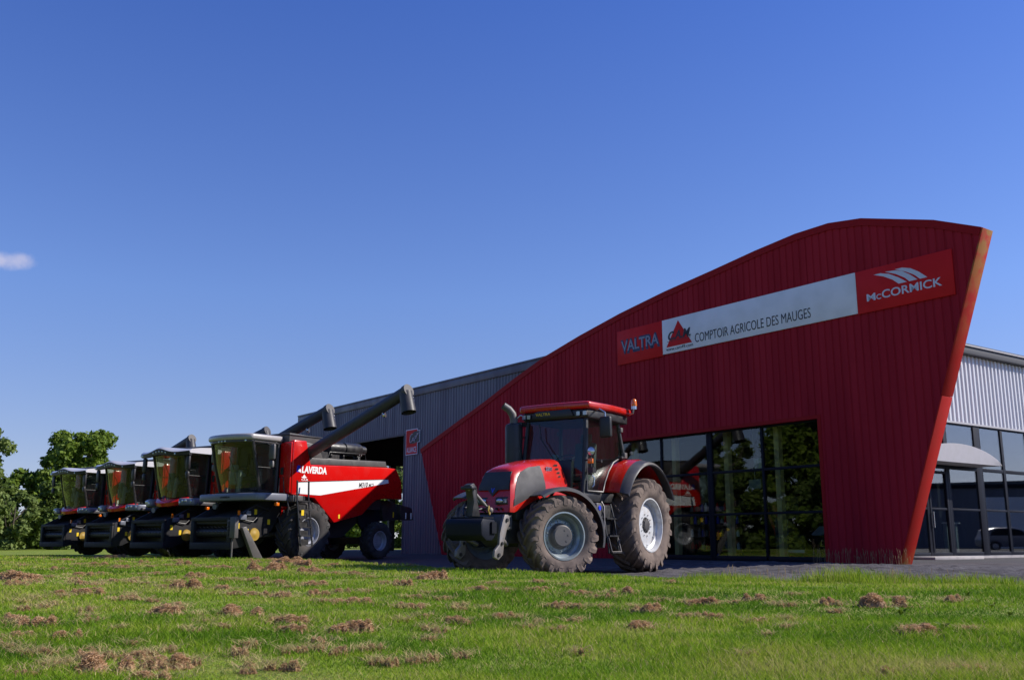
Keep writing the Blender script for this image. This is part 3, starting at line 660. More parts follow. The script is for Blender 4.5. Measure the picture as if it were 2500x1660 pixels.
# front grille with a V lower edge
b = MB(); pts = [(-.30, 1.955), (.30, 1.955), (.345, 1.60), (.10, 1.55), (0, 1.49), (-.10, 1.55), (-.345, 1.60)]
def gx(y, z):
    s_ = secs[-1][:8]; return float(np.interp(z, [p[2] for p in s_], [p[0] for p in s_]))
rows = []
for t in np.linspace(0, 1, 9):
    row = []; 
    for u in np.linspace(-1, 1, 13):
        zb_ = 1.605-.0*abs(u) - (.115*max(0, 1-abs(u)*3.2)); z = 1.955+(zb_-1.955)*t; y = u*(.305+.045*t)
        row.append(Vector((gx(y, z)+.016-.012*abs(u)**3, y, z)))
    rows.append(row)
back = [[p-Vector((.05, 0, 0)) for p in r_] for r_ in rows]
vs = [p for r_ in rows for p in r_] + [p for r_ in back for p in r_]; n = 13; fs = []
for i in range(8):
    for j in range(12): fs += [(i*n+j, i*n+j+1, (i+1)*n+j+1, (i+1)*n+j)]
N_ = 117
for j in range(12): fs += [(j, j+1, N_+j+1, N_+j), (8*n+j, 8*n+j+1, N_+8*n+j+1, N_+8*n+j)]
for i in range(8): fs += [(i*n, (i+1)*n, N_+(i+1)*n, N_+i*n), (i*n+12, (i+1)*n+12, N_+(i+1)*n+12, N_+i*n+12)]
b.add(vs, fs); gob = b.build('front_grille', M['grille_mesh'] if 'grille_mesh' in M else M['black_plastic'], tr, ang=50)
text('V', 'badge', M['badge_blue'], gob, (gx(0, 1.6)+.022, -.045, 1.555), (0, 1, 0), (-.25, 0, 1), .085, .085, off=.03, ext=.006)
b = MB()
for z in (1.255,):
    for y in (-.22, -.12, .12, .22): b.cyl((4.12, y, z), (4.235, y, z), .022, n=10)
b.build('nose_vent', M['black_plastic'], tr)
# chassis, axle, engine
b = MB(); b.box(-.35, 2.3, -.32, .32, .62, 1.25); b.box(2.2, 4.1, -.26, .26, .62, 1.22); b.box(2.3, 3.9, -.36, .36, 1.05, 1.45)
b.box(1.0, 2.3, -.62, .62, 1.1, 1.62); b.build('chassis', M['chassis'], tr, bevel=.03)
b = MB(); b.cyl((0, -.66, 1), (0, .66, 1), .17, n=18); b.box(-.25, .25, -.4, .4, .75, 1.3); b.build('rear_axle', M['chassis'], tr, bevel=.02)
b = MB(); b.cyl((WB+.1, -.7, .74), (WB+.1, .7, .74), .10, n=14); b.box(WB-.15, WB+.35, -.24, .24, .55, .92); b.cyl((WB+.1, -.72, .55), (WB+.1, -.72, .95), .09); b.cyl((WB+.1, .72, .55), (WB+.1, .72, .95), .09); b.build('front_axle', M['chassis'], tr, bevel=.02)
# front bumper casting, three point arms, weight block
b = MB(); b.prism([(4.02, 1.17), (4.24, 1.15), (4.28, 1.02), (4.22, .66), (4.02, .55)], -.26, .26); b.box(4.05, 4.26, .26, .37, .86, 1.15); b.box(4.05, 4.26, -.37, -.26, .86, 1.15)
b.build('front_bracket', M['machine_grey'], tr, bevel=.03)
for sd in (1, -1):
    b = MB(); b.prism([(4.28, 1.12), (4.42, 1.14), (4.50, 1.00), (4.58, .80), (4.60, .60), (4.74, .50), (4.76, .38), (4.62, .33), (4.48, .42), (4.44, .66), (4.36, .86), (4.26, .98)], sd*.40, sd*.455)
    a_ = b.build('lift_arm', M['bare_steel'], tr, bevel=.012)
    b = MB()
    for f, z, r_ in ((4.37, 1.04, .035), (4.53, .62, .03), (4.63, .42, .035)): b.cyl((f, sd*.38, z), (f, sd*.48, z), r_, n=12)
    b.build('pin', M['black_plastic'], a_)
    MB().cyl((4.2, sd*.33, .60), (4.5, sd*.42, .72), .04).build('lift_cylinder', M['bare_steel'], tr)
b = MB(); b.prism([(4.68, .74), (4.68, 1.04), (5.06, 1.06), (5.12, .98), (5.10, .76), (4.95, .67), (4.78, .67)], -.40, .42); wb_ = b.build('front_weight', M['frame_blue'], tr, bevel=.03)
b = MB(); b.box(4.70, 4.84, -.44, -.405, .80, 1.0); b.box(4.70, 4.84, .425, .46, .80, 1.0); b.box(4.68, 5.0, -.36, .38, 1.062, 1.09); b.build('weight_plate', M['frame_dark'], wb_)
b = MB(); b.prism([(4.66, 1.1), (4.92, 1.1), (4.86, 1.36), (4.92, 1.56), (4.98, 1.66), (4.86, 1.70), (4.76, 1.60), (4.74, 1.36)], -.09, .07); b.box(4.85, 5.0, -.14, .12, 1.58, 1.64); b.build('weight_mast', M['black_plastic'], tr, bevel=.015)
b = MB(); b.cyl((4.90, .0, 1.60), (4.42, .12, 1.22), .022); b.cyl((4.78, .035, 1.51), (4.55, .085, 1.32), .032); b.ball((4.90, .0, 1.60), .05); b.ball((4.42, .12, 1.22), .06); b.build('top_link', M['bare_steel'], tr)
b = MB(); b.tube([(4.5, .14, 1.30), (4.53, .15, 1.22), (4.49, .15, 1.14), (4.45, .13, 1.20), (4.5, .14, 1.30)], .016); b.build('hook', M['pulley'], tr)
b = MB(); b.tube([(4.25, -.1, 1.2), (4.5, -.2, 1.32), (4.85, -.18, 1.25), (4.95, -.1, 1.12)], .018); b.tube([(4.25, .05, 1.2), (4.4, -.05, 1.26), (4.7, -.12, 1.2)], .014); b.build('hydraulic_hose', M['black_plastic'], tr)
# front fenders follow the steering
for sd in (1, -1):
    fe = bpy.data.objects.new('front_fender', None); COL.objects.link(fe); fe.parent = tr; fe.location = (WB+.10, .90*sd, .755); fe.rotation_euler = (0, 0, ST)
    b = MB(); secs2 = []; n = 20
    for k in range(n+1):
        a = R(-34+ (138)*k/n) ; rr = .90
        c_, s_ = math.cos(a), math.sin(a); secs2.append([])
        for y, dr in ((-.24, -.05), (-.235, 0), (.23, .012), (.29, -.02), (.295, -.065), (.275, -.06), (.225, -.02), (-.22, -.02)):
            secs2[-1].append(Vector((-(rr+dr)*s_*1.0, y*1.0*sd if sd > 0 else -y, (rr+dr)*c_)))
    b.loft(secs2, True, True); fo = b.build('fender_shell', M['grey_plastic'], fe, ang=40)
    MB().tube([(0, -.1*sd, .88), (0, -.34*sd, .70), (0, -.4*sd, .2)], .03).build('fender_stay', M['black_plastic'], fe)
# rear fenders
for sd in (1, -1):
    n = 18; secs2 = []; secs3 = []; cf, cz = .12, 1.06
    for k in range(n+1):
        a = R(-62+124*k/n)+R(0); 
        rr = 1.33 + .02*math.cos(a)
        f = cf - rr*math.sin(a)*.93; z = cz + rr*math.cos(a)
        fi = cf - (rr-.035)*math.sin(a)*.93; zi = cz + (rr-.035)*math.cos(a)
        secs2.append([(f, sd*.60, z), (f, sd*1.05, z-.005), (f, sd*1.13, z-.03), (fi, sd*1.12, zi-.03), (fi, sd*.60, zi)])
        secs3.append([(f, sd*1.132, z-.028), (f, sd*1.18, z-.045), (f, sd*1.33, z-.080), (f, sd*1.36, z-.13), (fi, sd*1.34, zi-.12), (fi, sd*1.18, zi-.06), (fi, sd*1.132, zi-.04)])
    b = MB(); b.loft(secs2, True, True); fo = b.build('rear_fender', M['tractor_red'], tr, ang=45)
    b = MB(); b.loft(secs3, True, True); b.build('fender_edge', M['grey_plastic'], fo, ang=45)
    b = MB(); b.prism([(cf-1.32*math.sin(R(-62+124*k/n))*.93, cz+1.31*math.cos(R(-62+124*k/n))) for k in range(n+1)], sd*.60, sd*.63); b.build('fender_inner_panel', M['black_plastic'], fo)
    MB().box(.42, .56, *sorted((sd*.70, sd*.86)), 2.40, 2.45).build('fender_lamp', M['black_plastic'], fo, bevel=.01)
# cab
A0, A1 = (2.02, .72, 1.66), (1.83, .70, 3.22)
C0, C1 = (.36, .80, 2.42), (.48, .72, 3.22)
for sd in (1, -1):
    S_ = lambda p: (p[0], p[1]*sd, p[2])
    b = MB(); b.tube([S_((2.10, .66, 1.30)), S_(A0), S_((1.96, .75, 2.3)), S_(A1)], .045, n=8); b.build('cab_pillar', M['black_plastic'], tr)
    b = MB(); b.tube([S_(C0), S_(C1)], .042, n=8); b.build('cab_pillar', M['black_plastic'], tr)
    # door: glass with a curved lower rear edge that follows the fender
    ar = [(1.345, 1.66), (1.25, 1.86), (1.08, 2.10), (.84, 2.30), (.55, 2.40), (.36, 2.44)]
    pl = [(1.97, 1.66)] + ar + [(.47, 3.18), (1.80, 3.18)]
    def dy(f, z): return .785 - .07*max(0, (z-2.2))/1.0 + .02*math.sin(math.pi*min(1, max(0, (f-.4)/1.6)))
    b = MB(); b.add([(f, sd*dy(f, z), z) for f, z in pl] + [(f, sd*(dy(f, z)-.012), z) for f, z in pl], [tuple(range(len(pl))), tuple(range(2*len(pl)-1, len(pl)-1, -1))] + [(i, (i+1) % len(pl), len(pl)+(i+1) % len(pl), len(pl)+i) for i in range(len(pl))])
    dr_ = b.build('door', M['cab_glass'], tr)
    b = MB(); b.tube([(f, sd*(dy(f, z)+.004), z) for f, z in pl + [pl[0]]], .016, n=6); b.build('door_frame', M['machine_grey'], dr_)
    b = MB(); b.tube([(1.83, sd*.83, 1.98), (1.80, sd*.86, 1.92), (1.80, sd*.86, 1.78), (1.83, sd*.83, 1.74)], .016); b.build('door_handle', M['chrome'], dr_)
    b = MB(); b.box(.40, .50, *sorted((sd*.74, sd*.82)), 2.98, 3.08); b.box(.30, .42, *sorted((sd*.78, sd*.86)), 2.42, 2.54); b.build('hinge', M['machine_grey'], tr, bevel=.01)
    # mirror on its arm, front work lamp and indicator
    b = MB(); b.tube([(1.70, sd*.80, 3.28), (1.74, sd*.98, 3.34), (1.72, sd*1.10, 3.26), (1.72, sd*1.10, 3.1)], .015); ma_ = b.build('mirror_arm', M['chrome'], tr)
    b = MB(); b.box(1.64, 1.76, *sorted((sd*.97, sd*1.23)), 2.74, 3.18); b.build('mirror', M['black_plastic'], tr, bevel=.04, seg=3)
    b = MB(); b.tube([(1.98, sd*.74, 2.28), (2.02, sd*.92, 2.28)], .02); b.tube([(2.02, sd*.92, 2.05), (2.02, sd*.92, 2.45)], .018); b.box(1.92, 2.06, *sorted((sd*.86, sd*.98)), 2.02, 2.12); b.cyl((1.9, sd*.98, 2.25), (1.9, sd*1.1, 2.25), .035); b.build('lamp_bracket', M['black_plastic'], tr)
    b = MB(); b.lathe([(.03, 0), (.09, .05), (.095, .10), (.085, .105)], (1.94, sd*.92, 2.45), (1, .12*sd, 0), 20); wl_ = b.build('work_lamp', M['black_plastic'], tr)
    MB().lathe([(.084, .10), (.05, .118), (0, .122)], (1.94, sd*.92, 2.45), (1, .12*sd, 0), 20).build('lens', M['lamp_lens'], wl_)
    MB().box(2.02, 2.07, *sorted((sd*.86, sd*.98)), 2.20, 2.30).build('indicator', M['amber'], tr, bevel=.015)
# windscreen and rear window
def sheet(name, pts, mt, th=(.012, 0, 0)):
    n = len(pts); p2 = [tuple(Vector(p)-Vector(th)) for p in pts]
    return MB().add(list(pts)+p2, [tuple(range(n)), tuple(range(2*n-1, n-1, -1))] + [(i, (i+1) % n, n+(i+1) % n, n+i) for i in range(n)]).build(name, mt, tr)
ws = sheet('windscreen', [(2.06, -.70, 1.62), (2.10, -.3, 1.62), (2.10, .3, 1.62), (2.06, .70, 1.62), (1.87, .68, 3.16), (1.90, .3, 3.16), (1.90, -.3, 3.16), (1.87, -.68, 3.16)], M['tint_glass'])
MB().tube([(2.12, .1, 2.3), (2.05, -.25, 2.75), (2.03, -.3, 3.05)], .012).build('wiper', M['black_plastic'], ws)
sheet('rear_window', [(.38, -.78, 2.2), (.38, .78, 2.2), (.46, .70, 3.18), (.46, -.70, 3.18)], M['cab_glass'])
b = MB(); b.box(.36, 2.05, -.76, .76, 1.45, 1.64); b.prism([(.30, 1.5), (.36, 2.42), (.42, 2.42), (.5, 1.5)], -.78, .78); b.box(2.06, 2.16, -.70, .70, 1.40, 1.66); b.build('cab_floor', M['black_plastic'], tr, bevel=.02)
# roof: red shell over a black visor
def rslab(name, z0, z1, f0, f1, wy, bow, mt, bev):
    b = MB(); o_ = []
    for u, v in ((-1, -1), (-1, -.5), (-1, 0), (-1, .5), (-1, 1), (0, 1), (1, 1), (1.0, .5), (1.0, 0), (1.0, -.5), (1, -1), (0, -1)):
        f = (f0+f1)/2+u*(f1-f0)/2 + (bow*(1-v*v) if u > 0 else (-bow*.5*(1-v*v) if u < 0 else 0)); o_.append((f, v*wy*(1 if u < 1 else .93)*(1.03 if u == 0 else 1)))
    b.prism(o_, z0, z1, 'z'); return b.build(name, mt, tr, bevel=bev, seg=3)
rslab('cab_roof_lining', 3.16, 3.345, .26, 1.90, .86, .07, M['black_plastic'], .03)
rf = rslab('cab_roof', 3.345, 3.50, .18, 1.97, .93, .06, M['tractor_red'], .055)
b = MB(); b.prism([(.45, 3.50), (1.75, 3.502), (1.5, 3.545), (.7, 3.545)], -.6, .6); b.build('roof_hatch', M['tractor_red'], rf, bevel=.03)
b = MB(); b.prism([(-.52, 3.20), (.50, 3.20), (.42, 3.36), (-.36, 3.36), (-.46, 3.33)], 1.93, 1.995, 'x'); vz = b.build('visor', M['black_plastic'], rf, bevel=.01)
text('VALTRA', 'lettering', M['sticker_yellow'], vz, (1.999, -.42, 3.25), (0, 1, 0), (0, 0, 1), .06, .36)
for y in (-.74, -.62, .60, .76):
    b = MB(); b.box(1.86, 1.96, y-.05, y+.05, 3.20, 3.30); wl_ = b.build('roof_lamp', M['black_plastic'], rf, bevel=.01)
    MB().box(1.962, 1.975, y-.04, y+.04, 3.21, 3.29).build('lens', M['lamp_lens'], wl_)
b = MB(); b.tube([(.30, .93, 3.38), (.30, 1.02, 3.40), (.30, 1.05, 3.50)], .018); b.cyl((.30, 1.05, 3.48), (.30, 1.05, 3.55), .06); bc = b.build('beacon_bracket', M['chrome'], rf)
b = MB(); b.lathe([(.06, 0), (.066, .02), (.055, .13), (.03, .16), (0, .165)], (.30, 1.05, 3.55), (0, 0, 1), 18); b.build('beacon', M['amber'], rf)
# exhaust and intake on the right pillar
b = MB(); b.lathe([(.0, 1.7), (.17, 1.7), (.185, 1.75), (.185, 3.02), (.17, 3.09), (.10, 3.12)], (2.12, -.90, 0), (0, 0, 1), 24); ex = b.build('exhaust_silencer', M['black_plastic'], tr, ang=30)
b = MB(); pp = [(2.12, -.90, 3.05), (2.12, -.90, 3.22), (2.14, -.92, 3.32), (2.20, -.97, 3.42), (2.30, -1.05, 3.50)]; b.tube(pp, [.085, .085, .085, .08, .076], n=16, caps=False); b.tube(pp, [.078, .078, .078, .073, .070], n=16, caps=False); b.build('exhaust_pipe', M['machine_grey'], ex)
b = MB(); b.box(1.9, 2.1, -.88, -.70, 3.06, 3.14); b.tube([(1.95, -.76, 2.0), (1.97, -.86, 2.1), (1.95, -.86, 2.8), (1.92, -.76, 2.84)], .016); b.build('exhaust_bracket', M['black_plastic'], ex)
# steps, fuel tank, side boxes
b = MB(); b.box(1.0, 2.05, .40, .86, .72, 1.40); b.build('fuel_tank', M['black_plastic'], tr, bevel=.05)
b = MB(); b.box(1.0, 2.05, -.86, -.40, .72, 1.40); b.build('fuel_tank', M['black_plastic'], tr, bevel=.05)
for sd in (1, -1):
    b = MB()
    for k, z in enumerate((.42, .75, 1.10)):
        y0 = .98+.10*(2-k)*.6; b.box(1.10, 1.50, *sorted((sd*(y0-.12), sd*y0)), z, z+.03)
    for f in (1.09, 1.51): b.tube([(f, sd*1.02, .42), (f, sd*.92, 1.12), (f, sd*.84, 1.42)], .017)
    b.build('cab_step', M['black_plastic'], tr, ang=30)
b = MB(); b.tube([(1.10, 1.08, .45), (1.10, 1.0, .76), (1.50, 1.0, .76), (1.50, 1.08, .45), (1.10, 1.08, .45)], .013); b.build('step_frame', M['bare_steel'], tr)
b = MB(); b.box(1.72, 1.92, .87, .98, 1.18, 1.42); sb = b.build('battery_box', M['machine_grey'], tr, bevel=.02)
MB().cyl((1.82, .98, 1.32), (1.82, .995, 1.32), .05).build('filler_cap', M['badge_blue'], sb)
MB().tube([(1.62, .92, 1.45), (1.62, .98, 1.35), (1.62, .98, .8)], .016).build('grab_rail', M['bare_steel'], tr)
# inside the cab
M['seat_grey'] = mat('seat_grey', (0.10, 0.11, 0.12), 0.8)
b = MB(); b.box(.72, 1.18, -.26, .26, 1.92, 2.06); b.prism([(.62, 2.0), (.74, 2.0), (.66, 2.78), (.54, 2.76)], -.25, .25); b.prism([(.56, 2.78), (.64, 2.78), (.61, 2.98), (.54, 2.98)], -.14, .14); b.box(.8, 1.1, -.2, .2, 1.64, 1.92); b.build('seat', M['seat_grey'], tr, bevel=.04)
b = MB(); b.box(.75, 1.3, -.55, -.32, 1.9, 2.22); b.box(1.1, 1.3, -.5, -.38, 2.2, 2.5); b.build('console', M['console'], tr, bevel=.04)
b = MB(); b.prism([(1.55, 1.64), (1.85, 1.64), (1.70, 2.30), (1.58, 2.30)], -.11, .11); st_ = b.build('steering_column', M['console'], tr, bevel=.03)
b = MB(); pts = []
for k in range(25):
    a = 2*math.pi*k/24; pts.append((1.50+.19*math.cos(a)*.9, .2*math.sin(a), 2.38-.19*math.cos(a)*.45))
b.tube(pts, .016); b.tube([(1.60, 0, 2.28), (1.5, 0, 2.38), (1.5, .19, 2.38)], .014); b.build('steering_wheel', M['black_plastic'], st_)
b = MB(); b.prism([(2.0, 1.64), (2.1, 1.64), (2.06, 2.30), (1.92, 2.30)], -.48, .48); b.build('dashboard', M['black_plastic'], tr, bevel=.03)

# ------------------------------------------------------------------ combine harvesters (x forward, y left, origin under front axle)
def poly_plate(name, pts, y0, y1, mt, parent, bevel=0):
    return MB().prism(pts, *sorted((y0, y1))).build(name, mt, parent, bevel=bevel)

def make_combine(kind, label):
    c = empty('combine_harvester', (0, 0, 0), 0, label, 'combine harvester', 'combine harvesters parked in a row beside the shed')
    grey_hood = kind == 'A'
    # wheels
    for sd in (1, -1):
        make_wheel(c, (0, 1.26*sd, .955), .955, .66, .44, 20, .05, sd, M['rubber'], M['rim_grey'], -.12, .17, M['rim_grey'], spin=.3, style='nut', hub_len=.10)
        make_wheel(c, (-3.68, 1.12*sd, .665), .665, .46, .33, 18, .035, sd, M['rubber'], M['rim_grey'], .05, .10, M['rim_grey'], spin=.2, style='nut', hub_len=.05)
    # chassis and dark underbody
    b = MB(); b.prism([(.95, 2.05), (-4.5, 2.1), (-4.45, 1.45), (-3.0, 1.25), (-2.3, .78), (-.9, .70), (.3, .85), (.95, 1.3)], -.80, .80)
    b.box(-.22, .22, -.95, .95, .75, 1.2); b.box(-3.85, -3.5, -.95, .95, .55, .80)
    b.build('chassis', M['chassis'], c, bevel=.03)
    b = MB(); b.box(-3.72, -.9, -1.25, 1.25, 1.75, 3.1); b.box(-1.0, .78, -1.25, 1.25, 2.1, 3.6); b.build('body_core', M['chassis'], c)
    # red side panels
    side = [(.80, 3.80), (.74, 3.86), (.22, 3.87), (.0, 3.11), (-3.77, 3.245), (-4.28, 3.22), (-4.56, 2.78), (-4.64, 2.13), (-3.62, 2.13), (-3.25, 2.06), (-3.0, 1.93), (-2.75, 1.72), (-2.53, 1.54), (-1.17, 1.25), (-.23, 2.03), (.62, 2.10), (.80, 2.12)]
    for sd in (1, -1):
        p = poly_plate('side_panel', side, sd*1.27, sd*1.50, M['red_paint'], c, .045)
        st = [(.56, 2.50), (-3.82, 2.81), (-3.86, 2.69), (-.45, 2.13), (.61, 2.15)]
        poly_plate('stripe', st, sd*1.5, sd*1.507, M['white'], p)
        poly_plate('stripe_edge', [(.56, 2.525), (-3.82, 2.835), (-3.82, 2.812), (.56, 2.502)], sd*1.5, sd*1.506, M['ink'], p)
        MB().box(-1.42, -1.35, *sorted((sd*1.5, sd*1.506)), 1.40, 1.53).build('warning_sticker', M['sticker_yellow'], p)
        if kind == 'A' and sd > 0:
            ab = MB()
            text('LAVERDA', '', None, None, (.40, 1.502, 2.83), (-1, 0, .012), (0, 0, 1), .205, 1.13, off=.045, ext=.004, shear=.08, add_to=ab)
            ab.build('lettering', M['white'], p, ang=30)
            MB().prism([(.63, 2.84), (.47, 2.84), (.47, 3.05), (.60, 3.05)], 1.502, 1.507).build('emblem', M['badge_blue'], p)
            b = MB(); b.prism([(.58, 2.88), (.44, 2.82), (.44, 2.92), (.52, 2.96)], 1.509, 1.512); b.build('emblem_mark', M['white'], p)
            b = MB(); b.prism([(.30, 2.64), (.42, 2.69), (.14, 2.69)], 1.502, 1.506); b.prism([(.28, 2.78), (.38, 2.66), (.18, 2.66)], 1.5025, 1.5065)
            b.build('dealer_sticker', M['white'], p)
            text('C.A.M.', 'dealer_lettering', M['white'], p, (.40, 1.502, 2.575), (-1, 0, 0), (0, 0, 1), .06, .30, off=.02)
            text('M310', 'lettering', M['ink'], p, (-2.30, 1.508, 2.47), (-1, 0, .09), (0, 0, 1), .155, .45, shear=.2, off=.015)
            text('MCS', 'lettering', M['ink'], p, (-2.80, 1.508, 2.51), (-1, 0, .09), (0, 0, 1), .11, .26, shear=.2, off=.01)
        # grey upper band, hopper side
        poly_plate('upper_panel', [(.06, 3.33), (-3.71, 3.45), (-3.77, 3.252), (.0, 3.115)], sd*1.30, sd*1.47, M['machine_grey'], c, .02)
        poly_plate('tank_side', [(.24, 3.84), (-.35, 3.78), (-.62, 3.36), (.07, 3.34)], sd*1.22, sd*1.42, M['machine_grey'], c, .02)
        # front red corner post beside the cab
        poly_plate('front_corner_panel', [(.805, 3.80), (.86, 3.76), (.88, 2.2), (.805, 2.14)], sd*.97, sd*1.47, M['red_paint'], c, .02)
        MB().box(.882, .90, *sorted((sd*1.05, sd*1.18)), 2.75, 2.98).build('grip_recess', M['black_plastic'], c)
    # rear hood
    b = MB(); b.prism([(-3.70, 3.22), (-4.25, 3.20), (-4.55, 2.78), (-4.64, 2.16), (-3.70, 2.16)], -1.26, 1.26); b.build('rear_hood', M['red_paint'], c, bevel=.05)
    b = MB(); b.prism([(-4.0, 2.1), (-4.62, 2.1), (-5.0, 1.9), (-5.0, 1.45), (-4.2, 1.35)], -1.0, 1.0); b.prism([(-4.9, 1.98), (-5.62, 1.86), (-5.7, 1.42), (-5.0, 1.42)], -1.15, 1.15); ch = b.build('straw_chopper', M['chassis'], c, bevel=.03)
    for f in (-5.25, -5.55): MB().box(f-.03, f+.03, 1.152, 1.16, 1.46, 1.68).build('reflector', M['white'], ch)
    MB().box(-4.75, -4.70, 1.0, 1.01, 1.5, 1.7).build('warning_sticker', M['sticker_yellow'], ch)
    b = MB()
    for sd in (1, -1): b.prism([(-3.0, 1.9), (-3.0, 1.3), (-3.35, .9), (-3.7, .9), (-4.4, 1.6), (-4.5, 2.1)], *sorted((sd*.80, sd*.88)))
    b.build('rear_frame', M['frame_blue'], c, bevel=.01)
    # grain tank with raised extensions
    b = MB(); x0, x1, y_, z0, z1 = -.62, .70, 1.18, 3.5, 4.10
    b.add([(x1, -y_, z0), (x1, y_, z0), (x0, y_, z0), (x0, -y_, z0), (x1+.08, -y_-.1, z1), (x1+.08, y_+.1, z1), (x0-.22, y_+.1, z1-.06), (x0-.22, -y_-.1, z1-.06)], [(0, 1, 5, 4), (1, 2, 6, 5), (2, 3, 7, 6), (3, 0, 4, 7), (0, 3, 2, 1), (4, 5, 6, 7)])
    gt = b.build('grain_tank', M['machine_grey'], c, bevel=.015)
    b = MB(); b.box(x0-.24, x1+.1, -y_-.12, y_+.12, z1-.075, z1-.035)
    b.build('tank_rim', M['auger_grey'], gt, bevel=.01)
    # engine deck: air cleaner, silencer, rails
    b = MB(); b.lathe([(0, 0), (.20, 0), (.215, .03), (.215, .70), (.19, .73), (.19, .77), (.225, .78), (.225, 1.55), (.20, 1.6), (.16, 1.62), (.15, 1.85), (0, 1.86)], (-1.25, .95, 3.78), (-1, 0, .02), 22)
    b.build('air_cleaner', M['black_plastic'], c, ang=30)
    b = MB(); b.box(-3.2, -1.0, -1.1, 1.1, 3.2, 3.42); b.box(-2.8, -1.3, -.9, .3, 3.4, 3.75)
    for f in (-1.4, -2.0, -2.7): b.box(f-.04, f+.04, .85, 1.05, 3.4, 3.62)
    b.build('engine_deck', M['chassis'], c, bevel=.02)
    for pts in ([(-1.05, 1.2, 3.42), (-1.15, 1.2, 3.62), (-2.9, 1.2, 3.66), (-2.95, 1.2, 3.42)], [(-2.6, 1.15, 3.42), (-2.75, 1.1, 3.75), (-2.95, 1.0, 3.85)]):
        MB().tube(pts, .018).build('hand_rail', M['black_plastic'], c)
    b = MB(); b.tube([(-3.0, .8, 3.4), (-3.02, .8, 3.6), (-3.12, .8, 3.68)], .05); b.build('exhaust_pipe', M['machine_grey'], c)
    # unloading auger, folded back along the left side
    pa, pb = Vector((-.04, 1.30, 3.47)), Vector((.34, 5.86, 5.14))
    b = MB(); b.cyl(pa, pb, .185, .185, 24); b.cyl((-.05, 1.25, 3.2), (-.05, 1.25, 3.7), .2)
    au = b.build('unloading_auger', M['auger_grey'], c, ang=40)
    dv_ = (pb-pa).normalized()
    b = MB(); b.cyl(pb-dv_*.12, pb+dv_*.03, .205, .205, 24); cp = b.build('end_cap', M['cap_grey'], au)
    sp_ = MB(); sd_ = Vector((.04, .25, -.95)).normalized(); s0_ = pb-dv_*.12
    sp_.cyl(s0_, s0_+sd_*.66, .20, .235, 22, caps=False); sp_.cyl(s0_, s0_+sd_*.66, .19, .225, 22, caps=False)
    sp_.cyl(s0_+sd_*.05, s0_+sd_*.1, .19, .19, 22); so_ = sp_.build('spout', M['auger_grey'], au)
    b = MB()
    for k in range(4): b.ball(s0_+sd_*(.18+.11*k)+Vector((-.1, .2, 0)).normalized()*.205, .022, 8)
    b.build('spout_rivet', M['chrome'], so_)
    lp = pa+dv_*(pb-pa).length*.76+Vector((0, 0, -.27)); b = MB(); b.lathe([(.03, 0), (.085, .04), (.085, .10), (0, .10)], lp, (-.2, .6, .1), 16); b.cyl(lp, lp+Vector((0, 0, .1)), .02); la = b.build('auger_lamp', M['chrome'], au)
    # cab
    yw, zb = (.95, 2.20) if kind == 'A' else (.85, 2.07)
    def arc(f0, bow, y, z): return [(f0+bow*(1-(u*u)), u*y, z) for u in np.linspace(-1, 1, 13)]
    lo_, hi_ = arc(1.62, .22, yw-.05, zb), arc(2.02, .22, yw, 3.76)
    md_ = [tuple((Vector(a)+Vector(b_))/2+Vector((.04, 0, 0))) for a, b_ in zip(lo_, hi_)]
    b = MB(); rows = [lo_, md_, hi_]; vs = [Vector(p) for r_ in rows for p in r_]; ins = [p-Vector((.014, 0, 0)) for p in vs]
    fs = [(i*13+j, i*13+j+1, (i+1)*13+j+1, (i+1)*13+j) for i in range(2) for j in range(12)]
    b.add(vs + ins, fs + [tuple(k+39 for k in reversed(f)) for f in fs] + [(j, 39+j, 40+j, j+1) for j in range(12)] + [(26+j, 27+j, 66+j, 65+j) for j in range(12)] + [(0, 13, 52, 39), (13, 26, 65, 52), (12, 51, 64, 25), (25, 64, 77, 38)])
    ws_ = b.build('windscreen', M['combine_glass'], c, ang=60)
    b = MB(); b.tube([(1.86, .15, 2.35), (1.98, .1, 2.9), (2.12, .0, 3.3)], .013, 6); b.build('wiper', M['black_plastic'], ws_)
    for sd in (1, -1):
        pl = [(1.60, 2.22), (.98, 2.22), (.95, 3.74), (2.0, 3.74)]
        b = MB(); b.prism(pl, *sorted((sd*(yw-.02), sd*(yw-.008)))); d_ = b.build('door', M['cab_glass'], c)
        b = MB(); b.tube([(f, sd*yw, z) for f, z in pl+[pl[0]]], .022, 6); b.tube([(1.78, sd*yw, 2.95), (.96, sd*yw, 2.95)], .014, 6); b.build('door_frame', M['black_plastic'], d_)
        MB().tube([(1.62, sd*(yw-.02), zb), (1.84, sd*(yw+.01), 2.98), (2.02, sd*(yw+.02), 3.76)], .05).build('cab_pillar', M['black_plastic'], c)
        MB().tube([(.96, sd*(yw-.02), 2.15), (.94, sd*yw, 3.76)], .055).build('cab_pillar', M['black_plastic'], c)
        # grab rail and mirrors
        if kind == 'A':
            MB().tube([(1.9, sd*.98, 3.66), (1.75, sd*1.32, 3.68), (1.60, sd*1.36, 3.6), (1.58, sd*1.36, 2.9)], .018).build('mirror_arm', M['black_plastic'], c)
            MB().box(1.52, 1.62, *sorted((sd*1.26, sd*1.50)), 3.18, 3.66).build('mirror', M['grey_plastic'] if sd < 0 else M['machine_grey'], c, bevel=.04)
            MB().box(1.52, 1.62, *sorted((sd*1.28, sd*1.46)), 2.92, 3.14).build('mirror', M['machine_grey'], c, bevel=.05)
        else:
            MB().tube([(2.0, sd*1.0, 3.70), (2.12, sd*1.12, 3.72), (2.14, sd*1.22, 3.6), (2.12, sd*1.24, 3.0)], .022).build('mirror_arm', M['black_plastic'], c)
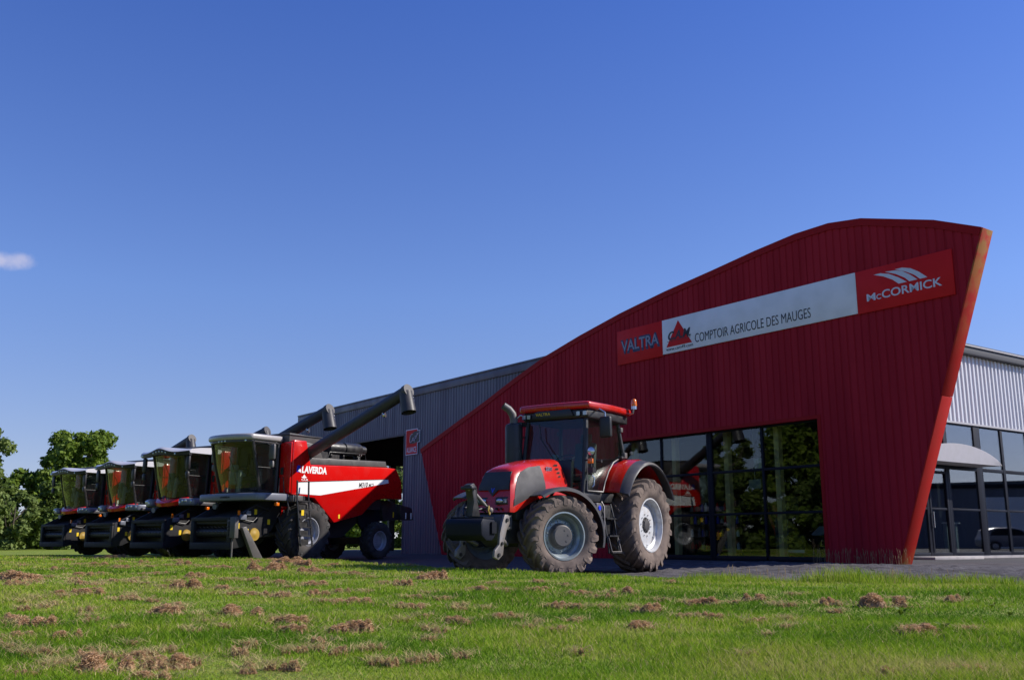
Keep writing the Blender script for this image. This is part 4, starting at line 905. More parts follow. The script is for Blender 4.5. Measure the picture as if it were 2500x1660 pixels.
            MB().box(2.06, 2.16, *sorted((sd*1.12, sd*1.32)), 3.12, 3.62).build('mirror', M['black_plastic'], c, bevel=.04)
            MB().box(2.06, 2.16, *sorted((sd*1.14, sd*1.30)), 2.82, 3.06).build('mirror', M['black_plastic'], c, bevel=.04)
        MB().tube([(1.15, sd*1.28, 2.12), (1.15, sd*1.30, 2.62), (1.0, sd*1.30, 2.66), (.92, sd*1.30, 2.12)], .016).build('grab_rail', M['black_plastic'], c)
    b = MB(); b.box(.86, .93, -yw+.03, yw-.03, 2.15, 2.75); b.box(.86, .93, -yw+.03, -.5, 2.75, 3.74); b.box(.86, .93, .5, yw-.03, 2.75, 3.74); b.box(.86, .93, -.5, .5, 3.5, 3.74); b.build('cab_back', M['cab_back'], c)
    b = MB(); b.box(.90, 1.80, -yw+.05, yw-.05, zb-.06, zb-.01); b.build('cab_floor', M['black_plastic'], c)
    # seat, steering, driver console
    b = MB(); b.box(1.02, 1.42, -.26, .26, 2.55, 2.70); b.prism([(.98, 2.66), (1.08, 2.66), (1.04, 3.36), (.95, 3.36)], -.25, .25); b.box(1.08, 1.36, -.2, .2, 2.19, 2.56); b.build('seat', M['seat_cloth'], c, bevel=.04)
    b = MB(); b.prism([(1.62, 2.19), (1.74, 2.19), (1.66, 2.92), (1.56, 2.92)], -.06, .06); sc_ = b.build('steering_column', M['console'], c, bevel=.02)
    pts = [(1.50+.17*math.cos(2*math.pi*k/20), .19*math.sin(2*math.pi*k/20), 2.98-.08*math.cos(2*math.pi*k/20)) for k in range(21)]
    b = MB(); b.tube(pts, .014); b.box(1.48, 1.62, -.02, .02, 2.94, 2.98); b.build('steering_wheel', M['black_plastic'], sc_)
    b = MB(); b.box(1.1, 1.55, -.62, -.34, 2.45, 2.85); b.box(1.35, 1.55, -.60, -.40, 2.85, 3.10); b.build('console', M['console'], c, bevel=.04)
    # roof
    if kind == 'A':
        o_ = []
        for u in np.linspace(-1, 1, 15): o_.append((2.18+.22*(1-u*u) - .05*abs(u)**6, u*1.06))
        o_ += [(.85, 1.08), (.78, .9), (.78, -.9), (.85, -1.08)]
        b = MB(); b.prism(o_, 3.79, 3.985, 'z'); rf_ = b.build('cab_roof', M['roof_pale'], c, bevel=.075, seg=3)
        o2 = [(p[0]-.06, p[1]*.93) for p in o_]
        b = MB(); b.prism(o2, 3.72, 3.795, 'z'); b.build('roof_lining', M['grey_plastic'], rf_, bevel=.02)
        for y in (-.30, -.14, .02, -.86, .80):
            f = 2.12+.22*(1-y*y) - .02; b = MB(); b.ball((f, y, 3.76), .05, 10, (.6, 1, .8)); b.build('roof_lamp', M['lamp_lens'], rf_)
    else:
        rows = []
        for u in np.linspace(-1, 1, 25):
            wv = .085*math.exp(-((u-.0)/.30)**2) + .03*math.cos(u*5)
            f = 2.22+.20*(1-u*u)-.06*abs(u)**6; y = u*1.38
            rows.append([(f, y, 3.70+wv*.6), (f+.03, y, 3.76+wv), (f-.05, y, 3.84+wv), (f-.45, y, 3.90+wv*.5), (1.2, y, 3.94), (.80, y, 3.88), (.78, y, 3.76), (1.3, y, 3.70)])
        b = MB(); b.loft([[Vector(p) for p in r_] for r_ in rows], True, True); rf_ = b.build('cab_roof', M['roof_white'], c, ang=50)
        rows = []
        for u in np.linspace(-1, 1, 25):
            wv = .085*math.exp(-((u-.0)/.30)**2) + .03*math.cos(u*5); f = 2.23+.20*(1-u*u)-.06*abs(u)**6; y = u*1.355
            rows.append([(f-.1, y, 3.62+wv*.4), (f+.012, y, 3.63+wv*.4), (f+.036, y, 3.775+wv), (f-.06, y, 3.73+wv)])
        b = MB(); b.loft([[Vector(p) for p in r_] for r_ in rows], True, True); b.build('roof_visor', M['black_plastic'], rf_, ang=50)
        for y in (-1.24, -1.12, -.34, -.17, 0, .17, .34, .80):
            u = y/1.38; wv = .085*math.exp(-(u/.30)**2) + .03*math.cos(u*5); f = 2.22+.2*(1-u*u)
            MB().ball((f+.02, y, 3.70+wv*.8), .042, 10, (.6, 1, 1)).build('roof_lamp', M['lamp_lens'], rf_)
    # platform and lamp bar below the windscreen
    if kind == 'A':
        o_ = [(2.12, -1.32), (2.16, -.9), (2.2, -.3), (2.2, .3), (2.16, .9), (2.10, 1.36), (1.9, 1.52), (.92, 1.52), (.92, -1.52), (1.9, -1.5)]
        b = MB(); b.prism(o_, 1.90, 2.13, 'z'); pf = b.build('platform', M['silver_paint'], c, bevel=.05)
        for y in (-1.12, -1.0, -.88, .58, .76, .95):
            b = MB(); b.lathe([(.055, 0), (.055, .02), (.03, .028), (0, .028)], (2.175-.09*abs(y), y, 2.02), (1, .08*y, 0), 14); b.build('platform_lamp', M['black_plastic'], pf)
        text('LAVERDA', 'lettering', M['ink'], pf, (2.206, -.22, 1.98), (0, 1, 0), (0, 0, 1), .06, .46, off=.03)
    else:
        rows = []
        for u in np.linspace(-1, 1, 17):
            f = 1.78+.30*(1-u*u)
            z = 1.98+.10*abs(u)**1.5; rows.append([(f-.25, u*.86, z+.10), (f-.03, u*.86, z+.11), (f+.09, u*.86, z-.01), (f+.05, u*.86, z-.13), (f-.25, u*.86, z-.14)])
        b = MB(); b.loft([[Vector(p) for p in r_] for r_ in rows], True, True); b.build('front_bumper', M['red_paint'], c, ang=50)
        for sd in (1, -1):
            b = MB(); b.prism([(2.00, sd*.74), (2.10, sd*.80), (2.02, sd*1.12), (1.84, sd*1.36), (1.45, sd*1.45), (1.45, sd*.9), (1.75, sd*.74)], 1.88, 2.14, 'z'); hl_ = b.build('headlight_cluster', M['silver_paint'], c, bevel=.06, seg=3)
            for f, y, z in ((2.08, .86, 1.99), (2.06, .98, 2.04), (2.03, 1.10, 2.05), (1.92, 1.26, 2.03)):
                MB().ball((f, sd*y, z), .05, 10, (.5, 1, 1)).build('lens', M['lamp_lens'], hl_)
        b = MB(); b.box(.9, 1.75, -1.5, 1.5, 1.88, 2.0); b.build('platform', M['grey_plastic'], c, bevel=.02)
    b = MB(); b.box(.5, .92, 1.1, 1.72, 1.88, 2.08); b.build('side_step', M['machine_grey'], c, bevel=.02)
    # ladder
    b = MB()
    for f in (.80, .30):
        b.tube([(f, 1.74, 2.55), (f+.02, 1.78, 2.0), (f-.06, 1.95, .5)], .03)
    for k in range(6):
        z = .55+.27*k; t = (z-.5)/1.5; y = 1.95-.19*t; b.box(.26, .78, y-.06, y+.06, z-.02, z+.02); b.box(.34, .68, y-.09, y-.07, z-.02, z+.17)
    b.build('ladder', M['black_plastic'], c)
    MB().box(.62, .73, 1.90, 1.912, 1.45, 1.62).build('warning_sticker', M['sticker_yellow'], c)
    # beacon
    b = MB(); b.lathe([(.055, 0), (.06, .02), (.05, .15), (.02, .18), (0, .18)], (.60, 1.05, 3.88), (0, 0, 1), 14); b.build('beacon', M['amber'], c)
    # feeder house with open mouth, slats and reel teeth
    b = MB()
    for sd in (1, -1): b.prism([(2.62, 1.37), (2.62, .43), (2.2, .48), (1.1, .95), (.7, 1.5), (.7, 2.0), (1.5, 1.9)], *sorted((sd*.88, sd*.95)))
    b.prism([(2.2, .48), (2.62, .43), (2.62, .55), (2.2, .60), (1.1, 1.06), (1.1, .95)], -.878, .878)
    fh = b.build('feeder_house', M['feeder_grey'], c, bevel=.012)
    MB().prism([(2.60, 1.26), (1.7, 1.52), (.72, 1.75), (.72, 1.65), (1.7, 1.42), (2.60, 1.18)], -.876, .876).build('feeder_top', M['rubber'], fh)  # near-black finish puts the shade under the platform into the plate's colour
    b = MB(); b.box(2.57, 2.70, -.93, .93, 1.27, 1.385); b.box(2.57, 2.70, -.93, .93, .41, .62); b.box(2.57, 2.70, -.93, -.78, .62, 1.27); b.box(2.57, 2.70, .78, .93, .62, 1.27); b.build('mouth_frame', M['feeder_grey'], fh, bevel=.012)
    b = MB(); b.cyl((2.45, -.85, .92), (2.45, .85, .92), .14, n=12); b.box(2.2, 2.24, -.86, .86, .6, 1.27)
    b.build('feed_rotor', M['chassis'], fh)
    b = MB()
    for k in range(9): b.cyl((2.56, -.72+.18*k, .93), (2.64, -.72+.18*k, .95), .012, n=6)
    for k in range(8): b.cyl((2.52, -.63+.18*k, 1.06), (2.60, -.63+.18*k, 1.10), .010, n=6)
    tth = b.build('rotor_teeth', M['bare_steel'], fh); tth['kind'] = 'stuff'
    for f, z, r_ in ((2.05, .95, 12), (1.75, 1.55, -10), (2.42, 1.12, 0), (1.2, 1.25, 10)):
        MB().box(f-.05, f+.05, .951, .958, z-.08, z+.08).build('warning_sticker', M['sticker_yellow'], fh)
    b = MB(); b.lathe([(.10, 0), (.19, 0), (.20, .03), (.19, .06), (.10, .06), (.06, .08), (0, .08)], (1.80, .96, .86), (0, 1, 0), 24); b.build('drive_pulley', M['pulley'], fh)
    b = MB(); b.box(2.18, 2.42, .96, 1.06, 1.30, 1.46); b.box(2.0, 2.16, .96, 1.04, 1.44, 1.58); b.build('coupler_block', M['silver_paint'], fh, bevel=.015)
    b = MB(); b.tube([(2.3, 1.0, 1.5), (1.9, 1.1, 1.75), (1.3, 1.1, 1.6), (.9, 1.0, 1.9)], .022); b.tube([(2.3, 1.0, 1.3), (1.9, 1.02, 1.25), (1.6, 1.02, 1.5), (1.0, 1.0, 1.85)], .018); b.build('hydraulic_hose', M['black_plastic'], fh)
    MB().box(2.40, 2.47, .965, 1.0, 1.44, 1.58).build('marker_lamp', M['amber'], fh)
    b = MB(); b.cyl((.45, .55, .9), (1.9, .55, .75), .06); b.cyl((.45, -.55, .9), (1.9, -.55, .75), .06); b.build('lift_cylinder', M['machine_grey'], c)
    if kind == 'A':
        b = MB(); b.prism([(2.42, 1.06), (2.26, 1.10), (1.55, .14), (1.55, .02), (1.86, .02)], 1.02, 1.16); ps = b.build('parking_stand', M['machine_grey'], fh, bevel=.015)
        MB().box(2.62, 2.66, .96, 1.0, .05, 1.1).build('stand_blade', M['machine_grey'], fh)
        MB().box(2.55, 2.70, .78, 1.14, .75, 1.38).build('mouth_cheek', M['machine_grey'], fh, bevel=.015)
        MB().box(1.62, 1.80, 1.165, 1.17, .04, .12).build('maker_plate', M['badge_blue'], ps)
    # small fittings under the platform
    b = MB(); b.lathe([(.03, 0), (.10, .06), (.10, .12), (0, .12)], (1.85, -.75, 1.76), (1, 0, -.1), 16); b.tube([(1.8, -.75, 1.9), (1.85, -.75, 1.76)], .03); b.build('work_lamp', M['silver_paint'], c)
    MB().box(1.30, 1.42, 1.40, 1.52, 1.74, 1.84).build('indicator', M['amber'], c, bevel=.015)
    MB().tube([(1.0, 1.55, 1.9), (1.0, 1.6, 1.7), (1.0, 1.58, 1.45)], .02).build('hose_stub', M['black_plastic'], c)
    MB().box(.3, .72, .97, 1.0, 1.3, 1.75).build('red_guard', M['red_paint'], c)
    return c

M['combine_glass'] = glass('combine_glass', (0.72, 0.73, 0.66), 0.8, 1.42, 0.004)
M['cap_grey'] = mat('cap_grey', (0.075, 0.07, 0.072), 0.55, spec=.3)
M['roof_white'] = mat('roof_white', (0.55, 0.54, 0.55), 0.3, coat=.4)
M['feeder_grey'] = mat('feeder_grey', (0.018, 0.018, 0.021), 0.6, col2=(0.03, 0.028, 0.027), scale=5, amt=.5, spec=.25)
M['cab_back'] = mat('cab_back', (0.02, 0.022, 0.024), 0.6)
CY = R(-124)
c1 = make_combine('A', 'red combine harvester with a broad white side stripe, nearest and rightmost of the row')
c1.location = (-7.826, 32.867, 0); c1.rotation_euler = (0, 0, CY)
c2 = make_combine('B', 'red combine harvester with a white wavy cab roof, directly behind the striped one')
c2.location = (-11.25, 36.9, 0); c2.rotation_euler = (0, 0, CY)
c3 = copy_tree(c2); c3.location = (-15.5, 43.0, 0); c3['label'] = 'red combine harvester in mid row, between two others with the same wavy white roof'
c4 = copy_tree(c2); c4.location = (-19.2, 46.9, 0); c4['label'] = 'red combine harvester at the far left end of the row, seen against the trees'
def swing_auger(c, ang):
    for a in c.children:
        if a.name.startswith('unloading_auger'):
            base = Vector((-.05, 1.25, 0)); a.rotation_euler = (0, 0, ang); a.location = base - Matrix.Rotation(ang, 3, 'Z') @ base
swing_auger(c2, R(5)); swing_auger(c3, R(15)); swing_auger(c4, R(4))

# ------------------------------------------------------------------ trees
def leaf_mat(name, c1, c2):
    m = bpy.data.materials.new(name); m.use_nodes = True; nt = m.node_tree; b = nt.nodes['Principled BSDF']
    at = nt.nodes.new('ShaderNodeAttribute'); at.attribute_name = 'tint'
    x = nt.nodes.new('ShaderNodeMixRGB'); x.inputs[1].default_value = (*c1, 1); x.inputs[2].default_value = (*c2, 1)
    nt.links.new(at.outputs['Fac'], x.inputs[0]); nt.links.new(x.outputs[0], b.inputs['Base Color'])
    b.inputs['Roughness'].default_value = 0.6; b.inputs['Specular IOR Level'].default_value = 0.25
    tr_ = nt.nodes.new('ShaderNodeBsdfTranslucent'); nt.links.new(x.outputs[0], tr_.inputs[0])
    mx = nt.nodes.new('ShaderNodeMixShader'); mx.inputs[0].default_value = 0.35
    nt.links.new(b.outputs[0], mx.inputs[1]); nt.links.new(tr_.outputs[0], mx.inputs[2])
    nt.links.new(mx.outputs[0], nt.nodes['Material Output'].inputs[0]); return m
M['leaf_oak'] = leaf_mat('leaf_oak', (0.065, 0.125, 0.012), (0.20, 0.27, 0.030))
M['leaf_pale'] = leaf_mat('leaf_pale', (0.085, 0.14, 0.03), (0.22, 0.27, 0.07))
M['leaf_dark'] = leaf_mat('leaf_dark', (0.05, 0.095, 0.014), (0.15, 0.20, 0.035))
M['bark'] = mat('bark', (0.09, 0.07, 0.055), 0.9, col2=(0.05, 0.04, 0.035), scale=6, bump=.5)

def quads_mesh(name, P, tint, mt):
    """P: (n,4,3) quads"""
    n = len(P); me = bpy.data.meshes.new(name)
    me.vertices.add(4*n); me.vertices.foreach_set('co', P.reshape(-1).astype(np.float32))
    me.loops.add(4*n); me.loops.foreach_set('vertex_index', np.arange(4*n, dtype=np.int32))
    me.polygons.add(n); me.polygons.foreach_set('loop_start', np.arange(0, 4*n, 4, dtype=np.int32))
    me.update(calc_edges=True)
    a = me.attributes.new('tint', 'FLOAT', 'FACE'); a.data.foreach_set('value', tint.astype(np.float32))
    me.materials.append(mt); return me

def crown_mesh(name, blobs, per, size, mt, seed):
    """leaf-sized quads scattered through clumps; blobs = (x, y, z, r)"""
    g = np.random.default_rng(seed); Ps = []; Ts = []
    for (bx, by, bz, br) in blobs:
        n = int(per*br*br); v = g.normal(size=(n, 3)); v /= np.linalg.norm(v, axis=1)[:, None]
        rad = br*(0.45+0.6*g.random(n)**0.6); rad *= np.where(g.random(n) < .10, 1.0+.45*g.random(n), 1.0); rad *= 1+.18*np.sin(v[:, 0]*5+bx*3)*np.sin(v[:, 2]*6+by*2)
        c = np.array([bx, by, bz]) + v*rad[:, None]*np.array([1, 1, .85])
        nv = v + g.normal(size=(n, 3))*.7 + np.array([0, 0, .35]); nv /= np.linalg.norm(nv, axis=1)[:, None]
        u = np.cross(nv, g.normal(size=(n, 3))); u /= np.linalg.norm(u, axis=1)[:, None]; w_ = np.cross(nv, u)
        s1 = (size*(.6+.8*g.random(n)))[:, None]; s2 = s1*(.45+.3*g.random(n))[:, None]
        Ps.append(np.stack([c-u*s1*.9, c-w_*s2, c+u*s1, c+w_*s2], 1)); Ts.append(np.clip(.25*g.random()+.75*g.random(n), 0, 1))
    return quads_mesh(name, np.concatenate(Ps), np.concatenate(Ts), mt)

def make_tree(name, label, cat, h, wd, trunk_h, nb, per, size, mt, seed, group=None, low=0.0, spread=None):
    g = random.Random(seed); root = empty(name, (0, 0, 0), g.random()*6, label, cat, group)
    b = MB(); tr_top = trunk_h; r0 = h*.022+.05
    lean = Vector((g.uniform(-.2, .2), g.uniform(-.2, .2), 0))
    b.tube([(0, 0, -.1), (lean.x*.3, lean.y*.3, tr_top*.5), (lean.x, lean.y, tr_top), (lean.x*1.6, lean.y*1.6, h*.75)], [r0*1.25, r0, r0*.8, r0*.2], n=9)
    blobs = []
    for i in range(nb):
        t = (i+.5)/nb; zz = low*h + (h*(1-low))*(t**.85); prof = math.sin(math.pi*min(.97, .12+.80*t))**.6
        a = i*2.399+g.uniform(-.5, .5); rr = wd*prof*math.sqrt(g.random())*.95
        br = wd*g.uniform(.17, .36)*(1 - .35*t)
        p = (rr*math.cos(a), rr*math.sin(a), min(zz, h-br*.7), br); blobs.append(p)
        if i % 2 == 0 and rr > .3:
            q = Vector(p[:3]); z0 = max(trunk_h*.5, q.z-rr*.9-.4); b.tube([(lean.x*z0/h, lean.y*z0/h, z0), tuple(q*.55+Vector((0, 0, z0*.35))), tuple(q)], [r0*.42, r0*.24, r0*.07], n=6)
    b.build('trunk', M['bark'], root)
    me = crown_mesh('crown', blobs, per, size, mt, seed); o = bpy.data.objects.new('crown', me); COL.objects.link(o); o.parent = root
    return root
GT = 'trees and bushes along the far edge of the grass'
oak = make_tree('oak_tree', 'tall broad dark green tree rising behind the farthest combine', 'tree', 10.3, 4.0, 2.2, 50, 560, .20, M['leaf_oak'], 5, GT, low=.22); oak.location = (-38.7, 88, -.03)
edge = make_tree('birch_tree', 'pale feathery tree cut off by the left edge of the photo', 'tree', 9.3, 2.6, 1.6, 40, 620, .17, M['leaf_pale'], 8, GT, low=.10); edge.location = (-40.5, 74.5, -.03)
for i, (x, y, h, wd, mt, lb, sd_) in enumerate([
    (-40.6, 84, 6.6, 3.2, 'leaf_oak', 'rounded mid green bush between the pale tree and the tall tree', 21),
    (-43.2, 80, 6.0, 3.0, 'leaf_dark', 'dark bush half cut off by the left edge of the photo', 31), (-40.2, 72, 3.6, 2.4, 'leaf_oak', 'low green bush nearest the left edge of the photo', 32),
    (-36.4, 79, 5.2, 2.6, 'leaf_dark', 'low dark bush in front of the tall tree, left of the last combine', 22),
    (-38.6, 76, 4.4, 2.3, 'leaf_pale', 'grey green bush at the foot of the pale tree', 23),
    (-33.2, 86, 5.4, 2.8, 'leaf_oak', 'bushy tree peeping out to the right of the tall tree', 24),
    (-28.5, 92, 4.6, 3.2, 'leaf_dark', 'low bush seen under the third combine', 25),
    (-23.5, 94, 4.3, 3.2, 'leaf_oak', 'low bush seen under the second combine', 26),
    (-18.2, 95, 4.8, 3.3, 'leaf_pale', 'low bush seen under the striped combine', 27),
    (-13.8, 92, 8.2, 3.4, 'leaf_oak', 'tall leafy tree seen through the open shed beside the dark post', 28),
    (-9.6, 93, 8.8, 3.4, 'leaf_pale', 'light green tree seen through the open shed next to the pillar', 29)]):
    t_ = BU = make_tree('bush' if h < 7 else 'hedge_tree', lb, 'bush' if h < 7 else 'tree', h, wd, .7, 30, 620, .19, M[mt], sd_, GT, low=.02); t_.location = (x, y, -.03)
# the same wood carries on along the left side of the lawn, where the showroom glass mirrors it
for i, (x, y, s_, src) in enumerate([(-37, 6, 1.05, oak), (-41, 13, 1.2, edge), (-38, 20, 1.0, oak), (-42, 27, 1.12, oak), (-39, 33, .95, edge), (-40, -2, 1.1, edge), (-34, 16.5, .8, edge), (-35, 23.5, .85, oak), (-33, 10, .75, oak), (-46, 24, 1.4, oak)]):
    t_ = copy_tree(src); t_.location = (x, y, -.03); t_.scale = (s_,)*3; t_.rotation_euler = (0, 0, i*1.3)
    t_['label'] = 'tree in the wood beside the lawn, seen only as a reflection in the showroom glass'; t_['group'] = 'trees mirrored in the showroom glass'

for i in range(9):
    t_ = copy_tree([q for q in SC.objects if q.name.startswith('bush') and q.parent is None][i % 5]); t_.location = (-32.5-1.2*(i % 2), 3+3.6*i, -.03); t_.rotation_euler = (0, 0, i*1.1)
    t_['label'] = 'bush in the hedge beside the lawn, seen only as a reflection in the showroom glass'; t_['group'] = 'bushes mirrored in the showroom glass'

# ------------------------------------------------------------------ things inside the showroom
def inside(s_, o_, z=.14): return Matrix.Rotation(BRZ, 4, 'Z') @ (Vector((s_, o_, z))*BK) + BC
def shelf(name, s_, o_, label):
    r_ = empty(name, inside(s_, o_), BRZ, label, 'display rack', 'display racks in the showroom')
    b = MB(); b.box(-.6, .6, -.22, -.19, 0, 1.7)
    for x in (-.6, .57): b.box(x, x+.03, -.189, .2, 0, 1.7)
    b.build('rack_frame', M['frame_blue'], r_)
    for k in range(4): MB().box(-.565, .565, -.185, .2, .15+.4*k, .18+.4*k).build('shelf', M['frame_blue'], r_)
    g = random.Random(s_)
    for k in range(4):
        for j in range(7):
            if g.random() < .8:
                b = MB(); x = -.5+.16*j; h = g.uniform(.16, .28); b.cyl((x, .05, .182+.4*k), (x, .05, .182+.4*k+h*.8), .05, n=10); b.cyl((x, .05, .182+.4*k+h*.8), (x, .05, .182+.4*k+h), .02, n=8)
                o = b.build('can', M[g.choice(['white', 'sticker_yellow', 'sign_red', 'silver_paint', 'badge_blue'])]); o.location = inside(s_, o_); o.rotation_euler = (0, 0, BRZ)
                tag(o, 'small can or bottle standing on a display rack behind the showroom glass', 'can', 'cans on the showroom racks')
shelf('display_rack', 8.2, -2.2, 'dark rack of cans behind the showroom glass, near the tractor')
shelf('display_rack', 9.9, -2.6, 'dark rack of cans deeper behind the glass, partly hidden by the tractor wheel')
r_ = empty('farm_tool', inside(6.1, -2.4), BRZ, 'orange tined farm tool leaning up behind the middle of the glass', 'farm tool')
b = MB(); b.tube([(.5, 0, 1.45), (.2, 0, .8), (-.1, .1, .1)], .05); b.tube([(.1, .1, 1.5), (-.2, .1, .8), (-.5, .1, .1)], .05); b.build('beam', M['orange'], r_)
b = MB(); b.tube([(.25, .04, .9), (-.25, .1, .75)], .04); b.build('cross_bar', M['sign_red'], r_)
b = MB(); b.box(-.7, -.2, .2, .5, 0, 1.1); b.build('counter_weight', M['machine_grey'], r_, bevel=.03)
r_ = empty('ride_on_mower', inside(3.5, -2.3), BRZ + 1.2, 'dark ride-on mower with a pale curved bonnet behind the right hand pane', 'mower')
b = MB(); b.prism([(-.8, .3), (.7, .3), (.8, .55), (.45, .78), (0, .72), (-.2, .45), (-.8, .5)], -.35, .35); b.build('bonnet', M['chassis'], r_, bevel=.05)
b = MB(); b.prism([(.1, .76), (.5, .80), (.8, .58), (.83, .60), (.52, .85), (.1, .80)], -.3, .3); b.build('trim', M['pale_metal'], r_)
b = MB(); b.prism([(-.7, .5), (-.2, .5), (-.2, .6), (-.6, .62), (-.72, .98), (-.8, .98)], -.22, .22); b.build('seat', M['seat_cloth'], r_, bevel=.04)
for x, rr in ((.5, .2), (-.5, .27)):
    for y in (-.42, .42): MB().lathe([(.1, -.07), (rr, -.07), (rr+.01, 0), (rr, .07), (.1, .07), (0, .05)], (x, y, rr), (0, 1, 0), 20).build('wheel', M['rubber'], r_)
r_ = empty('display_box', inside(4.45, -1.4), BRZ, 'small blue and pale box on the showroom floor by the yellow post', 'box')
b = MB(); b.box(-.32, .32, -.25, .25, .05, .62); b.build('carton', M['frame_blue'], r_, bevel=.02); b = MB(); b.box(-.28, .28, .252, .26, .12, .2); b.build('label_strip', M['white'], r_)
for x in (-.25, .25): MB().box(x-.05, x+.05, -.2, .2, 0, .05).build('runner', M['sign_red'], r_)
for (s_, o_, z_, w_, h_, mt, lb) in ((6.2, -1.3, 2.45, .45, .28, 'console', 'pale green notice hung behind the middle pane'), (6.05, -1.35, 3.1, .32, .34, 'white', 'small white notice hung behind the upper middle pane'), (6.0, -2.9, 1.4, .6, .7, 'inner_wall', 'grey poster board standing behind the middle pane'), (3.6, -5.0, 1.9, 1.1, .9, 'eave_grey', 'dim grey poster on a stand deep behind the right pane')):
    r_ = empty('notice_board', inside(s_, o_, z_), BRZ, lb, 'notice')
    MB().box(-w_/2, w_/2, -.01, .01, 0, h_).build('board', M[mt], r_, bevel=.004)
    if z_ > 2: MB().tube([(0, 0, h_), (0, 0, 5.24-z_)], .006, 5).build('cord', M['white'], r_)
    else:
        b = MB(); b.box(-.03, .03, -.03, -.011, .14-z_, h_*.5); b.box(-.25, .25, -.15, .15, .14-z_-.0, .16-z_); b.build('stand', M['chassis'], r_)
r_ = empty('reception_desk', inside(SR+2.4, -12.6, .11), BRZ, 'pale green reception counter seen through the glazed entrance door', 'desk')
b = MB(); b.box(-.9, .9, -.35, .35, 0, 1.05); b.build('counter', M['console'], r_, bevel=.02); MB().box(-.98, .98, -.42, .42, 1.052, 1.10).build('worktop', M['white'], r_, bevel=.01)
MB().box(-.2, .6, -.1, .1, 1.11, 1.45).build('panel', M['sign_red'], r_, bevel=.02)

# red implement parked in the shed behind the striped combine
r_ = empty('seed_drill', inside(30.9, -5.5, 0), BRZ, 'red farm implement parked in the shed, half hidden by the rear combine wheel', 'implement')
b = MB(); b.prism([(-.9, .35), (.9, .35), (.75, .9), (.3, 1.35), (-.5, 1.35), (-.9, .9)], -.6, .6); b.build('hopper', M['sign_red'], r_, bevel=.05)
b = MB(); b.box(-1.0, 1.0, -.05, .05, 1.36, 1.42); b.tube([(.8, 0, .6), (1.4, 0, .5), (1.8, 0, .5)], .06); b.build('draw_bar', M['chassis'], r_)
for y in (-.72, .72): MB().lathe([(.15, -.1), (.34, -.1), (.36, 0), (.34, .1), (.15, .1), (0, .08)], (-.1, y, .36), (0, 1, 0), 20).build('wheel', M['rubber'], r_)

# hall and car across the yard on the right: mirrored in the entrance glazing
r_ = empty('warehouse', (66, 56, 0), R(82), 'low dark warehouse across the yard, seen only in the entrance glass', 'building')
b = ribbed(-26, 26, 0, 4.7, 0, out=1, pitch=.5); b.build('front_wall', M['wall_grey'], r_, ang=10); b = MB(); b.prism([(-26, 0), (26, 0), (26, 5.0), (4, 5.6), (-26, 5.0)], -18, -.02); b.build('hall_body', M['eave_grey'], r_)
b = MB(); b.box(-26.1, 26.1, -.3, .2, 4.72, 5.0); b.build('eave', M['frame_dark'], r_)
for x in (-14, 0, 14): MB().box(x-2, x+2, .04, .1, 0, 4).build('roller_door', M['silver_clad'], r_)
r_ = empty('parked_car', (50, 40.0, 0), R(78), 'silver hatchback parked across the yard, seen only in the entrance glass', 'car')
prof = [(-2.0, .35), (-2.05, .75), (-1.9, .95), (-1.75, 1.32), (-1.3, 1.48), (-.2, 1.50), (.35, 1.38), (.95, .98), (1.75, .86), (2.05, .66), (2.08, .35), (1.75, .30), (1.65, .52), (1.35, .66), (1.05, .52), (.95, .28), (-.95, .28), (-1.05, .52), (-1.35, .66), (-1.65, .52), (-1.75, .30)]
b = MB(); b.prism(prof, -.84, .84); b.build('body', M['silver_paint'], r_, bevel=.06)
for sd in (1, -1): MB().prism([(-1.6, 1.0), (-1.5, 1.3), (-1.2, 1.40), (-.2, 1.42), (.25, 1.33), (.75, 1.0)], *sorted((sd*.842, sd*.852))).build('side_window', M['frame_dark'], r_)
for x in (-1.35, 1.35):
    for y in (-.78, .78):
        wl_ = MB().lathe([(.2, -.09), (.30, -.1), (.315, 0), (.30, .1), (.2, .09)], (x, y, .315), (0, 1, 0), 22).build('wheel', M['rubber'], r_)
        MB().lathe([(.2, .05 if y > 0 else -.05), (.12, .08 if y > 0 else -.08), (0, .08 if y > 0 else -.08)], (x, y, .315), (0, 1, 0), 18).build('rim', M['rim_grey'], wl_)

# ------------------------------------------------------------------ grass blades on the lawn
def blade_mat(name):
    m = bpy.data.materials.new(name); m.use_nodes = True; nt = m.node_tree; b = nt.nodes['Principled BSDF']
    at = nt.nodes.new('ShaderNodeAttribute'); at.attribute_name = 'tint'
    r = nt.nodes.new('ShaderNodeValToRGB'); e = r.color_ramp.elements
    e[0].position = 0; e[0].color = (0.065, 0.155, 0.010, 1); e[1].position = 1; e[1].color = (0.50, 0.38, 0.20, 1)
    for p_, c_ in ((.35, (0.165, 0.29, 0.014, 1)), (.62, (0.31, 0.385, 0.035, 1)), (.80, (0.40, 0.36, 0.12, 1))):
        q_ = r.color_ramp.elements.new(p_); q_.color = c_
    nt.links.new(at.outputs['Fac'], r.inputs[0]); nt.links.new(r.outputs[0], b.inputs['Base Color'])
    b.inputs['Roughness'].default_value = 0.7; b.inputs['Specular IOR Level'].default_value = 0.08
    tr_ = nt.nodes.new('ShaderNodeBsdfTranslucent'); nt.links.new(r.outputs[0], tr_.inputs[0])
    mx = nt.nodes.new('ShaderNodeMixShader'); mx.inputs[0].default_value = 0.4
    nt.links.new(b.outputs[0], mx.inputs[1]); nt.links.new(tr_.outputs[0], mx.inputs[2]); nt.links.new(mx.outputs[0], nt.nodes['Material Output'].inputs[0])
    return m
M['blade'] = blade_mat('blade')
